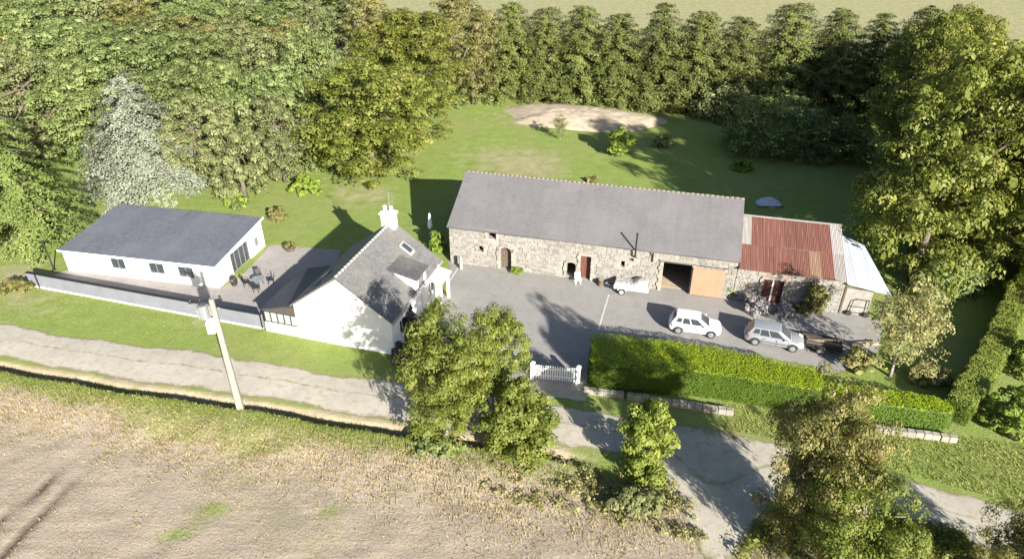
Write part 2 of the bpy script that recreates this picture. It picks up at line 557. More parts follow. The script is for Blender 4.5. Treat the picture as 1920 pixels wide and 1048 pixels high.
def crown_mesh(name, mat, h, rad, base, seed, lobes=9, clumps=120, per=55, leaf=0.34, clump_r=0.62, flat=1.0, top_narrow=0.0, skirt=0.14):
    """broadleaf crown: lobes > clumps > leaves. crown from z=base*h to h"""
    rng = np.random.default_rng(seed)
    zc, rz = h * (1 + base) / 2, h * (1 - base) / 2
    L = unit(rng.normal(size=(lobes, 3)))
    L = L * (0.35 + 0.38 * rng.random((lobes, 1)))
    LR = 0.40 + 0.20 * rng.random(lobes)
    L[0] = (0.05, 0, 0.55)
    idx = rng.integers(0, lobes, clumps)
    d = unit(rng.normal(size=(clumps, 3)))
    d[:, 2] += 0.25
    d = unit(d)
    q = L[idx] + d * LR[idx][:, None] * (0.7 + 0.35 * rng.random((clumps, 1)))
    nrm = np.linalg.norm(q, axis=1, keepdims=True)
    q = q / np.maximum(1, nrm * (0.98 + 0.12 * rng.random((clumps, 1))))
    if top_narrow:
        k = 1 - top_narrow * np.clip((q[:, 2:3] + 1) / 2, 0, 1)
        q[:, :2] *= k
    ks = int(clumps * skirt)
    if ks:
        an = rng.random(ks) * 6.283
        rr_ = .25 + .55 * rng.random(ks)
        q[:ks] = np.stack([np.cos(an) * rr_, np.sin(an) * rr_, -1.0 + .75 * rng.random(ks)], 1)
    cen = q * np.array([rad, rad * flat, rz]) * 0.93 + np.array([0, 0, zc])
    cr = clump_r * (0.7 + 0.7 * rng.random(clumps))
    P, nn, s, t = clump_leaves(cen, cr, per, leaf, rng)
    V, F = leaf_faces(P, nn, s, rng)
    lob = [Vector((float(a[0]) * rad, float(a[1]) * rad * flat, float(a[2]) * rz + zc)) for a in L]
    return np_mesh(name, V, F, mat, t), lob


def trunk_mesh(name, mat, h, r, limbs, seed, n=7):
    rnd = random.Random(seed)
    mb = MB()
    pts = [(rnd.uniform(-.12, .12) * i * h * .05, rnd.uniform(-.12, .12) * i * h * .05, h * i / 5) for i in range(6)]
    mb.tube(pts, [r * 1.35] + [r * (1 - 0.15 * i) for i in range(1, 6)], n)
    for e in limbs:
        t = rnd.uniform(0.45, 0.95)
        p0 = Vector(pts[0]).lerp(Vector(pts[5]), t)
        p0 = Vector((pts[min(5, int(t * 5))][0], pts[min(5, int(t * 5))][1], t * h))
        p1 = p0.lerp(e, 0.5) + Vector((rnd.uniform(-.3, .3), rnd.uniform(-.3, .3), rnd.uniform(.0, .4)))
        mb.tube([p0, p1, e], [r * 0.5, r * 0.32, r * 0.1], 5)
    return mb.mesh(name, mat, smooth=True)


def conifer_mesh(name, mat, h, rad, seed, tiers=13, spokes=11, per=26, leaf=0.42, base=0.06, power=0.85, droop=0.28, jitter=0.18, thick=1.0):
    """tiered conifer: whorls of branches, each clad in sprays"""
    rng = np.random.default_rng(seed)
    Cs, Ns, Ss, Ts = [], [], [], []
    limbs = []
    for i in range(tiers):
        f = (i + 0.5) / tiers
        z = h * (base + (1 - base) * f)
        rr = rad * (1 - f) ** power
        m = max(4, int(spokes * (0.45 + 0.7 * (1 - f))))
        off = rng.random() * 6.28
        for k in range(m):
            a = off + 6.283 * k / m + rng.normal() * 0.18
            L = rr * (1 - jitter + 2 * jitter * rng.random()) + 0.25
            n = max(8, int(per * (0.35 + L / rad)))
            u = rng.random(n) ** 0.7
            w = rng.normal(size=n) * 0.16 * (0.35 + L * 0.35)
            x = u * L
            zz = z - droop * L * u ** 1.5 + rng.normal(size=n) * 0.10 * thick * (0.5 + 0.3 * L) + (h / tiers) * 0.25 * thick * rng.normal()
            P = np.stack([x * math.cos(a) - w * math.sin(a), x * math.sin(a) + w * math.cos(a), zz], 1)
            d = np.array([math.cos(a) * 0.55, math.sin(a) * 0.55, 0.75])
            Cs.append(P)
            Ns.append(unit(d + rng.normal(size=(n, 3)) * 0.26))
            Ss.append(leaf * (0.6 + 0.8 * rng.random(n)) * (0.75 + 0.35 * (1 - f)))
            Ts.append(np.clip(0.6 * rng.random() + 0.38 * rng.random(n), 0, 1))
            limbs.append(Vector((L * 0.85 * math.cos(a), L * 0.85 * math.sin(a), z - droop * L * 0.8)))
    V, F = leaf_faces(np.concatenate(Cs), np.concatenate(Ns), np.concatenate(Ss) * 1.2, rng, 0.36)
    return np_mesh(name, V, F, mat, np.concatenate(Ts)), limbs


def conifer_trunk(name, h, r, limbs, mat='bark'):
    mb = MB()
    mb.tube([(0, 0, 0), (0, 0, h * .5), (0, 0, h * .97)], [r, r * .6, r * .12], 7)
    for e in limbs[::2]:
        z0 = e.z + 0.25 * math.hypot(e.x, e.y)
        mb.tube([(0, 0, min(z0, h * .95)), e], [r * .22, r * .06], 4, cap=False)
    return mb.mesh(name, mat, smooth=True)


TREES = {}


def variant(key, mat, kind, h, rad, seed, bark='bark', **kw):
    if kind == 'broad':
        base = kw.pop('base', 0.18)
        tr = kw.pop('trunk_r', 0.16 + h * 0.012)
        cm, lobes = crown_mesh('crown', mat, h, rad, base, seed, **kw)
        tm = trunk_mesh('trunk', bark, h * 0.72, tr, lobes, seed)
    else:
        cm, limbs = conifer_mesh('crown', mat, h, rad, seed, **kw)
        tm = conifer_trunk('trunk', h, 0.1 + h * 0.012, limbs, bark)
    TREES[key] = (cm, tm, h, rad)


def plant_tree(key, name, label, cat, x, y, z=0.0, h=None, rad=None, rz=0.0, group=None, lean=(0, 0)):
    cm, tm, h0, r0 = TREES[key]
    o = thing(name, label, cat, (x, y, z), rz, group)
    sz = (h / h0) if h else 1.0
    sx = (rad / r0) if rad else sz
    o.scale = (sx, sx, sz)
    o.rotation_euler = (lean[0], lean[1], rz)
    instance('trunk', tm, o)
    instance('crown', cm, o)
    return o


def tree_px(key, name, label, cat, u, vb, vt, wpx, rz=0.0, group=None, z=0.0):
    """stand a tree on the ground point seen at (u,vb); its height and width follow from where its top and sides appear"""
    p = G(u, vb)
    h = height_for(p.x, p.y, vt)
    w = wpx * depth(p.x, p.y, h * 0.5) / FOC
    return plant_tree(key, name, label, cat, p.x, p.y, z, h, w / 2, rz, group)


def shrub_mesh(name, mat, rx, ry, h, seed, clumps=40, per=45, leaf=0.2, clump_r=0.3):
    rng = np.random.default_rng(seed)
    d = unit(rng.normal(size=(clumps, 3)))
    d[:, 2] = np.abs(d[:, 2])
    q = d * (0.35 + 0.62 * rng.random((clumps, 1)) ** 0.5)
    cen = q * np.array([max(rx - clump_r * .7, .05), max(ry - clump_r * .7, .05), max(h - clump_r * .8, .1)]) + np.array([0, 0, clump_r * 0.35])
    P, nn, s, t = clump_leaves(cen, clump_r * (0.7 + 0.6 * rng.random(clumps)), per, leaf, rng)
    P[:, 2] = np.maximum(P[:, 2], 0.03)
    V, F = leaf_faces(P, nn, s, rng)
    return np_mesh(name, V, F, mat, t)


def shrub(name, label, cat, mat, x, y, rx, ry, h, seed, group=None, stems='bark', z=0.0, **kw):
    o = thing(name, label, cat, (x, y, z), 0, group)
    instance('foliage', shrub_mesh('foliage', mat, rx, ry, h, seed, **kw), o)
    mb = MB()
    rnd = random.Random(seed)
    for i in range(5):
        a = rnd.uniform(0, 6.28)
        mb.tube([(0.08 * math.cos(a), 0.08 * math.sin(a), 0), (rx * .5 * math.cos(a), ry * .5 * math.sin(a), h * .65)], [.035, .012], 5)
    mb.build('stem', stems, o)
    return o


# ------------------------------------------------------------------ the setting: ground, field, road, yard
ROAD_ANG = R(-12.2)
ra = Vector((math.cos(ROAD_ANG), math.sin(ROAD_ANG)))
rn = Vector((-math.sin(ROAD_ANG), math.cos(ROAD_ANG)))
RO = Vector((-22.5, 36.55))                      # on the ditch-side edge of the road


def st(x, y):
    d = Vector((x, y)) - RO
    return d.dot(ra), d.dot(rn)


def xy(s, t):
    p = RO + ra * s + rn * t
    return p.x, p.y


def wob(s, k=0.0):
    return 0.22 * math.sin(s * 0.31 + k) + 0.16 * math.sin(s * 0.83 + 1.7 + k) + 0.07 * math.sin(s * 2.3 + k * 3)


def smooth(a, b, x):
    t = np.clip((x - a) / (b - a), 0, 1)
    return t * t * (3 - 2 * t)


def axis(fine0, fine1, step, far, grow=1.25):
    v = list(np.arange(fine0, fine1 + 1e-6, step))
    d = step
    while v[-1] < far:
        d *= grow
        v.append(v[-1] + d)
    d = step
    while v[0] > -far:
        d *= grow
        v.insert(0, v[0] - d)
    return np.array(v)


S_AX = axis(-45, 75, 0.5, 1500)
t_core = np.concatenate([np.arange(-22, -1.6, 0.4), np.arange(-1.6, 0.6, 0.1), np.arange(0.6, 75, 0.6)])
t_hi, d = [75.0], 0.6
while t_hi[-1] < 1800:
    d *= 1.22
    t_hi.append(t_hi[-1] + d)
t_lo, d = [-22.4], 0.4
while t_lo[-1] > -400:
    d *= 1.25
    t_lo.append(t_lo[-1] - d)
T_AX = np.concatenate([t_lo[::-1], t_core, t_hi])
SS, TT = np.meshgrid(S_AX, T_AX)
XX = RO.x + ra.x * SS + rn.x * TT
YY = RO.y + ra.y * SS + rn.y * TT
WB = 0.22 * np.sin(SS * 0.31) + 0.16 * np.sin(SS * 0.83 + 1.7) + 0.07 * np.sin(SS * 2.3)
ditch_on = 1 - smooth(25.0, 28.5, SS)
flat_road = smooth(27.0, 30.0, SS)
DC = -0.75 + WB * 0.5
ZZ = -0.95 * np.exp(-((TT - DC) / 0.36) ** 2) * ditch_on
ZZ += 0.42 * smooth(-0.3, -1.3, TT - WB * .5) * (1 - smooth(-2.2, -6.0, TT)) * ditch_on
rs = np.random.default_rng(5)
ZZ += (0.05 * np.sin(XX * 1.3 + 2 * np.sin(YY * .7)) * np.sin(YY * 1.1 + 1.4 * np.sin(XX * .5)) + 0.02 * rs.normal(size=ZZ.shape)) * smooth(-1.2, -3.0, TT) * (1 - flat_road * smooth(-9, -6, TT))
FIELD_T = -4.2
soil = smooth(-2.0, -4.8, TT + WB * 2.2 + 0.9 * np.sin(SS * .17 + 1)) 
# wheel ruts in the stubble
rut_ditch_shade = np.zeros_like(ZZ)
for (u0, v0, u1, v1) in ((0, 978, 110, 890), (0, 1046, 150, 900)):
    a_, b_ = G(u0, v0), G(u1, v1)
    dx, dy = (b_ - a_).x, (b_ - a_).y
    Ln = math.hypot(dx, dy)
    al = ((XX - a_.x) * dx + (YY - a_.y) * dy) / Ln
    ac = np.abs((XX - a_.x) * dy - (YY - a_.y) * dx) / Ln
    k = np.exp(-(ac / 0.22) ** 2) * smooth(-9, -6, al) * (1 - smooth(Ln - 1, Ln + 1, al))
    rut_ditch_shade = np.maximum(rut_ditch_shade, k)
    ZZ -= 0.12 * k
dry = np.zeros_like(ZZ)
def blob(u, v, r, amt):
    global dry
    p = G(u, v)
    dry += .8 * amt * np.exp(-(((XX - p.x) ** 2 + (YY - p.y) ** 2) / r ** 2))
for u, v, r, a in ((700, 370, 4, .5), (640, 350, 5, .35), (230, 475, 3, .4), (60, 560, 4, .5), (380, 600, 3, .45), (150, 590, 3, .2), (900, 290, 7, .4), (1000, 300, 6, .4), (960, 215, 7, .45),
                   (1000, 325, 5, .3), (40, 510, 3, .7), (1150, 720, 2, .5), (1100, 840, 5, .3), (900, 860, 5, .35), (1230, 700, 3, .3)):
    blob(u, v, r, a)
far_t = (G(950, 60) - Vector((RO.x, RO.y, 0))).dot(Vector((rn.x, rn.y, 0)))
FAR_T = 76.0
dry += 0.55 * smooth(FAR_T, FAR_T + 22, TT)
dry += 0.40 * smooth(-1.0, -2.5, TT) * (1 - smooth(-6, -9, TT))
dry += 0.95 * np.exp(-((TT + .15) / .42) ** 2) * ditch_on
rut_ditch_shade = np.maximum(rut_ditch_shade, .55 * np.exp(-((TT - DC) / .30) ** 2) * ditch_on)  # dark ditch earth, with the bank's shade put into the colour
for u, v, rr_, a_ in ((400, 955, .9, .75), (470, 900, .6, .6), (330, 1000, .8, .6), (620, 960, 1.0, .5)):
    p_ = G(u, v)
    soil = soil - a_ * np.exp(-(((XX - p_.x) / 1.6) ** 2 + (YY - p_.y) ** 2) / rr_ ** 2)
soil = np.where(TT > 0, 0, soil)

ground_z = {}
def gz(x, y):
    s, t = st(x, y)
    i = int(np.clip(np.searchsorted(S_AX, s), 0, len(S_AX) - 1))
    j = int(np.clip(np.searchsorted(T_AX, t), 0, len(T_AX) - 1))
    return float(ZZ[j, i])


def sheet(name, j0, j1, label=None):
    nj, ni = j1 - j0 + 1, len(S_AX)
    V = np.stack([XX[j0:j1 + 1], YY[j0:j1 + 1], ZZ[j0:j1 + 1]], -1).reshape(-1, 3)
    idx = np.arange(nj * ni).reshape(nj, ni)
    F = np.stack([idx[:-1, :-1], idx[:-1, 1:], idx[1:, 1:], idx[1:, :-1]], -1).reshape(-1, 4)
    me = np_mesh(name, V, F, 'ground', smooth=True)
    for nm, arr in (('dry', dry), ('soil', soil), ('rut_ditch_shade', rut_ditch_shade)):
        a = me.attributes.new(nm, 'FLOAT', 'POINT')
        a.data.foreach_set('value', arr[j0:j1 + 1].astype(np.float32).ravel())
    o = instance(name, me)
    return tag(o, kind='structure')


jf = int(np.searchsorted(T_AX, FIELD_T))
jr = int(np.searchsorted(T_AX, FAR_T))
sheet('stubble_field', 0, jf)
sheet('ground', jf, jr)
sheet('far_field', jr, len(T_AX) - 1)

# the track: a ribbon 5.0 m wide with ragged grassy margins and a worn grass line in the middle
def ribbon(name, s0, s1, lo, hi, z, mat, step=0.5, cross=14):
    ns = int((s1 - s0) / step) + 1
    V, E = [], []
    for i in range(ns):
        s = s0 + i * step
        a, b2 = lo(s), hi(s)
        for j in range(cross + 1):
            f = j / cross
            x, y = xy(s, a + (b2 - a) * f)
            V.append((x, y, z + 0.05 * math.sin(math.pi * f)))
            mid = 0.66 * math.exp(-((f - 0.55) / 0.05) ** 2)
            E.append(max(0.9 * max(0, 1 - min(f, 1 - f) / 0.16), mid))
    c = cross + 1
    F = [(i * c + j, i * c + j + 1, (i + 1) * c + j + 1, (i + 1) * c + j) for i in range(ns - 1) for j in range(cross)]
    F = [f[::-1] for f in F]
    me = np_mesh(name, V, F, mat, smooth=True)
    a = me.attributes.new('edge', 'FLOAT', 'POINT')
    a.data.foreach_set('value', np.array(E, np.float32))
    me.flip_normals()
    return tag(instance(name, me), kind='structure')


def bend(s):
    return -0.0062 * max(0.0, s - 28) ** 2 if s < 60 else -0.0062 * 32 ** 2 - .397 * (s - 60)


ribbon('road', -120, 140, lambda s: 0.32 + wob(s) * .7 + bend(s) - 6.5 * math.exp(-((s - 35.4) / 2.4) ** 2), lambda s: 4.05 + wob(s, 2) * .8 + bend(s) * .9, 0.012, 'road', .4, 24)


def poly_sheet(name, pts, z, mat, rag=0.0, seed=1, kind='structure'):
    rnd = random.Random(seed)
    P = []
    for i in range(len(pts)):
        a, b2 = Vector(pts[i]), Vector(pts[(i + 1) % len(pts)])
        n = max(1, int((b2 - a).length / 0.6)) if rag else 1
        for k in range(n):
            p = a.lerp(b2, k / n)
            if rag and k:
                p += Vector((rnd.uniform(-rag, rag), rnd.uniform(-rag, rag)))
            P.append((p.x, p.y, z))
    me = bpy.data.meshes.new(name)
    me.from_pydata(P, [], [tuple(range(len(P)))])
    bm = bmesh.new(); bm.from_mesh(me)
    bmesh.ops.triangulate(bm, faces=bm.faces)
    bmesh.ops.recalc_face_normals(bm, faces=bm.faces)
    for f in bm.faces:
        if f.normal.z < 0:
            f.normal_flip()
    bm.to_mesh(me); bm.free()
    me.materials.append(M[mat])
    return tag(instance(name, me), kind=kind)


g2 = lambda u, v: (G(u, v).x, G(u, v).y)
poly_sheet('yard', [g2(748, 668), g2(842, 545), g2(842, 488), g2(1100, 515), g2(1390, 552), g2(1560, 575), g2(1660, 605), g2(1640, 680), g2(1560, 700), g2(1370, 720), g2(1150, 700),
                    g2(1086, 722), g2(996, 716), g2(900, 716), g2(820, 700)], 0.016, 'yard', 0.12)
poly_sheet('gateway', [g2(990, 700), g2(1088, 712), g2(1100, 752), g2(985, 742)], 0.022, 'road', 0.15, 3)
poly_sheet('terrace', [g2(428, 560), g2(446, 525), g2(508, 460), g2(640, 470), g2(610, 560), g2(500, 592)], 0.05, 'terrace', 0)

poly_sheet('path', [g2(85, 520), g2(128, 506), g2(414, 541), g2(452, 519), g2(500, 560), g2(505, 601), g2(430, 588), g2(250, 553)], 0.03, 'terrace', 0)

# raised earth and straw mound on the far lawn
def mound():
    c = G(1085, 222)
    n, m_ = 40, 16
    V, F = [(c.x, c.y, 1.15)], []
    rnd = random.Random(8)
    for j in range(1, m_ + 1):
        f = j / m_
        for i in range(n):
            a = 2 * math.pi * i / n
            rx, ry = 11.5 + 1.2 * math.sin(3 * a + 1) + .6 * math.sin(5 * a), 6.4 + .9 * math.sin(2 * a + 2)
            h = 1.15 * (1 - f ** 2.2) + (0.14 * rnd.uniform(-1, 1) if j < m_ else -0.05)
            lx, ly = rx * f * math.cos(a), ry * f * math.sin(a)
            V.append((c.x + lx * ra.x + ly * rn.x, c.y + lx * ra.y + ly * rn.y, h))
    for i in range(n):
        F.append((0, 1 + i, 1 + (i + 1) % n))
    for j in range(m_ - 1):
        for i in range(n):
            k = 1 + j * n
            F.append((k + i, k + n + i, k + n + (i + 1) % n, k + (i + 1) % n))
    mb = MB().add(V, F)
    tag(mb.build('earth_mound', 'mound', smooth=True), kind='structure')


mound()


# ------------------------------------------------------------------ buildings
def wall_grid(mb, L, Hh, y0, y1, openings, z0=0.0):
    """wall panel along local x with real openings (x0,x1,z0,z1); emits only exposed faces"""
    xs = sorted({0.0, L} | {o[0] for o in openings} | {o[1] for o in openings})
    zs = sorted({z0, Hh} | {max(z0, o[2]) for o in openings} | {o[3] for o in openings})
    nx, nz = len(xs) - 1, len(zs) - 1
    occ = [[True] * nz for _ in range(nx)]
    for i in range(nx):
        for k in range(nz):
            cx, cz = (xs[i] + xs[i + 1]) / 2, (zs[k] + zs[k + 1]) / 2
            if any(o[0] < cx < o[1] and o[2] < cz < o[3] for o in openings):
                occ[i][k] = False
    O = lambda i, k: 0 <= i < nx and 0 <= k < nz and occ[i][k]
    for i in range(nx):
        for k in range(nz):
            if not occ[i][k]:
                continue
            a, b2, c, d2 = xs[i], xs[i + 1], zs[k], zs[k + 1]
            mb.add([(a, y0, c), (b2, y0, c), (b2, y0, d2), (a, y0, d2)], [(0, 1, 2, 3)])
            mb.add([(a, y1, c), (b2, y1, c), (b2, y1, d2), (a, y1, d2)], [(3, 2, 1, 0)])
            if not O(i - 1, k): mb.add([(a, y0, c), (a, y1, c), (a, y1, d2), (a, y0, d2)], [(3, 2, 1, 0)])
            if not O(i + 1, k): mb.add([(b2, y0, c), (b2, y1, c), (b2, y1, d2), (b2, y0, d2)], [(0, 1, 2, 3)])
            if not O(i, k - 1): mb.add([(a, y0, c), (b2, y0, c), (b2, y1, c), (a, y1, c)], [(3, 2, 1, 0)])
            if not O(i, k + 1): mb.add([(a, y0, d2), (b2, y0, d2), (b2, y1, d2), (a, y1, d2)], [(0, 1, 2, 3)])
    return mb


def raw(mb, name, mat, parent):
    """build without normal recalculation (open panels already oriented)"""
    me = bpy.data.meshes.new(name)
    me.from_pydata(mb.v, [], mb.f)
    me.materials.append(M[mat])
    return link(bpy.data.objects.new(name, me), parent)


def roof_slab(parent, name, mat, c00, c10, c11, c01, th=0.14, waves=0.0):
    """roof plane from four corners (eave-left, eave-right, ridge-right, ridge-left), thickness th below, UV in metres, gentle sag"""
    a, b2, c, d2 = map(Vector, (c00, c10, c11, c01))
    nx, ny = 16, 6
    nrm = (b2 - a).cross(d2 - a).normalized()
    if nrm.z < 0:
        nrm = -nrm
    bm = bmesh.new()
    uv = bm.loops.layers.uv.new('UVMap')
    top, bot, UV = {}, {}, {}
    lx, ly = (b2 - a).length, (d2 - a).length
    for i in range(nx + 1):
        for j in range(ny + 1):
            u, v = i / nx, j / ny
            p = a.lerp(b2, u).lerp(d2.lerp(c, u), v)
            w = waves * (math.sin(u * 9 + v * 2) * .5 + math.sin(u * 23 + 1) * .25 - math.sin(math.pi * v) * .6)
            top[i, j] = bm.verts.new(p + nrm * w)
            bot[i, j] = bm.verts.new(p - nrm * th)
            UV[top[i, j]] = UV[bot[i, j]] = (u * lx, v * ly)
    fs = []
    for i in range(nx):
        for j in range(ny):
            fs.append(bm.faces.new((top[i, j], top[i + 1, j], top[i + 1, j + 1], top[i, j + 1])))
            fs.append(bm.faces.new((bot[i, j + 1], bot[i + 1, j + 1], bot[i + 1, j], bot[i, j])))
    for i in range(nx):
        fs.append(bm.faces.new((bot[i, 0], bot[i + 1, 0], top[i + 1, 0], top[i, 0])))
        fs.append(bm.faces.new((top[i, ny], top[i + 1, ny], bot[i + 1, ny], bot[i, ny])))
    for j in range(ny):
        fs.append(bm.faces.new((bot[0, j + 1], bot[0, j], top[0, j], top[0, j + 1])))
        fs.append(bm.faces.new((bot[nx, j], bot[nx, j + 1], top[nx, j + 1], top[nx, j])))
    bmesh.ops.recalc_face_normals(bm, faces=bm.faces)
    for f in bm.faces:
        for l in f.loops:
            l[uv].uv = UV[l.vert]
    me = bpy.data.meshes.new(name)
    bm.to_mesh(me); bm.free()
    me.materials.append(M[mat])
    return link(bpy.data.objects.new(name, me), parent)


def window(parent, x0, x1, z0, z1, y=0.0, depth_in=0.12, name='window', frame='white_paint', pane='glass', bars=1, sill=True, fw=0.06):
    """casement set into an opening on a wall facing local -y; pane + frame + sill"""
    mb = MB()
    yf = y + depth_in
    mb.box(x0, x1, yf - .03, yf + .03, z0, z0 + fw).box(x0, x1, yf - .03, yf + .03, z1 - fw, z1)
    mb.box(x0, x0 + fw, yf - .028, yf + .028, z0 + fw, z1 - fw).box(x1 - fw, x1, yf - .028, yf + .028, z0 + fw, z1 - fw)
    for k in range(bars):
        xm = x0 + (x1 - x0) * (k + 1) / (bars + 1)
        mb.box(xm - .025, xm + .025, yf - .026, yf + .026, z0 + fw, z1 - fw)
    f = mb.build(name, frame, parent)
    n = bars + 1
    for k in range(n):
        a = x0 + (x1 - x0) * k / n + (fw if k == 0 else .025)
        b2 = x0 + (x1 - x0) * (k + 1) / n - (fw if k == n - 1 else .025)
        MB().box(a, b2, yf - .006, yf + .006, z0 + fw, z1 - fw).build('pane', pane, f)
    if sill:
        MB().box(x0 - .06, x1 + .06, y - .07, yf - .032, z0 - .07, z0 - .004).build('sill', 'white_render', f)
    return f


# --- annex: low white bungalow with a single-pitch roof
def annex():
    L, D = 14.9, 7.9
    o = thing('bungalow', 'low white bungalow with dark blue-grey single-pitch roof beside the terrace', 'house', (-39.86, 53.08, 0), R(-11.3))
    hf, hb = 2.12, 2.78
    ops = [(4.65, 6.1, .80, 1.86), (8.4, 9.9, .76, 1.82), (11.2, 12.7, .70, 1.76)]
    mb = wall_grid(MB(), L, hf, 0, .25, ops)
    raw(mb, 'wall', 'white_render', o)
    for a in ops:
        window(o, a[0], a[1], a[2], a[3], bars=1, fw=.045, frame='grey_metal')
    # gable sides follow the slope of the roof; the right one holds the glazed door
    MB().prism([(.25, 0), (D, 0), (D, hb), (.25, hf)], 'x', .0, .25).build('wall', 'white_render', o)
    dz, d0, d1 = 1.98, 2.35, 5.35
    k = lambda y: hf + (hb - hf) * (y - .25) / (D - .25)
    sw = MB()
    sw.prism([(.25, 0), (d0, 0), (d0, k(d0)), (.25, hf)], 'x', L - .25, L)
    sw.prism([(d1, 0), (D, 0), (D, hb), (d1, k(d1))], 'x', L - .25, L)
    sw.prism([(d0, dz), (d1, dz), (d1, k(d1)), (d0, k(d0))], 'x', L - .249, L - .001)
    sw.build('wall', 'white_render', o)
    MB().box(.25, L - .25, D - .25, D - .001, 0, hb).build('wall', 'white_render', o)
    MB().box(.25, L - .25, .25, D - .25, .02, .08).build('floor', 'wood', o)
    # patio door of four leaves
    pd = MB()
    xf = L - .14
    pd.box(xf - .04, xf + .04, d0, d1, .0, .08).box(xf - .04, xf + .04, d0, d1, dz - .07, dz)
    n = 4
    for i in range(n + 1):
        y = d0 + (d1 - d0) * i / n
        y = min(max(y, d0 + .035), d1 - .035)
        pd.box(xf - .038, xf + .038, y - .035, y + .035, .08, dz - .07)
    f = pd.build('patio_door', 'grey_metal', o)
    for i in range(n):
        a = d0 + (d1 - d0) * i / n + .04
        b2 = d0 + (d1 - d0) * (i + 1) / n - .04
        MB().box(xf - .008, xf + .008, a, b2, .08, dz - .07).build('pane', 'glass', f)
    MB().box(L + .001, L + .12, 6.2, 6.75, .75, 1.55).build('shutter_box', 'grey_metal', o, bevel=.02)
    ov = .22
    def rz(y): return hf + .14 + (hb - hf) * (y - .0) / D
    roof_slab(o, 'roof', 'slate_annex', (-ov, -ov, rz(-ov)), (L + ov, -ov, rz(-ov)), (L + ov, D + ov, rz(D + ov)), (-ov, D + ov, rz(D + ov)), .13, .015)
    MB().box(-ov, L + ov, -ov - .032, -ov - .002, rz(-ov) - .16, rz(-ov) + .0).build('fascia', 'white_paint', o)
    s = MB()
    s.prism([(-ov, rz(-ov) - .16), (D + ov, rz(D + ov) - .16), (D + ov, rz(D + ov) + .03), (-ov, rz(-ov) + .03)], 'x', L + ov + .002, L + ov + .035)
    s.build('fascia', 'white_paint', o)
    MB().tube([(L - .1, -.28, rz(-ov) - .12), (L - .1, -.08, rz(-ov) - .4), (L - .1, -.08, .1)], .045, 7).build('downpipe', 'white_paint', o)


annex()


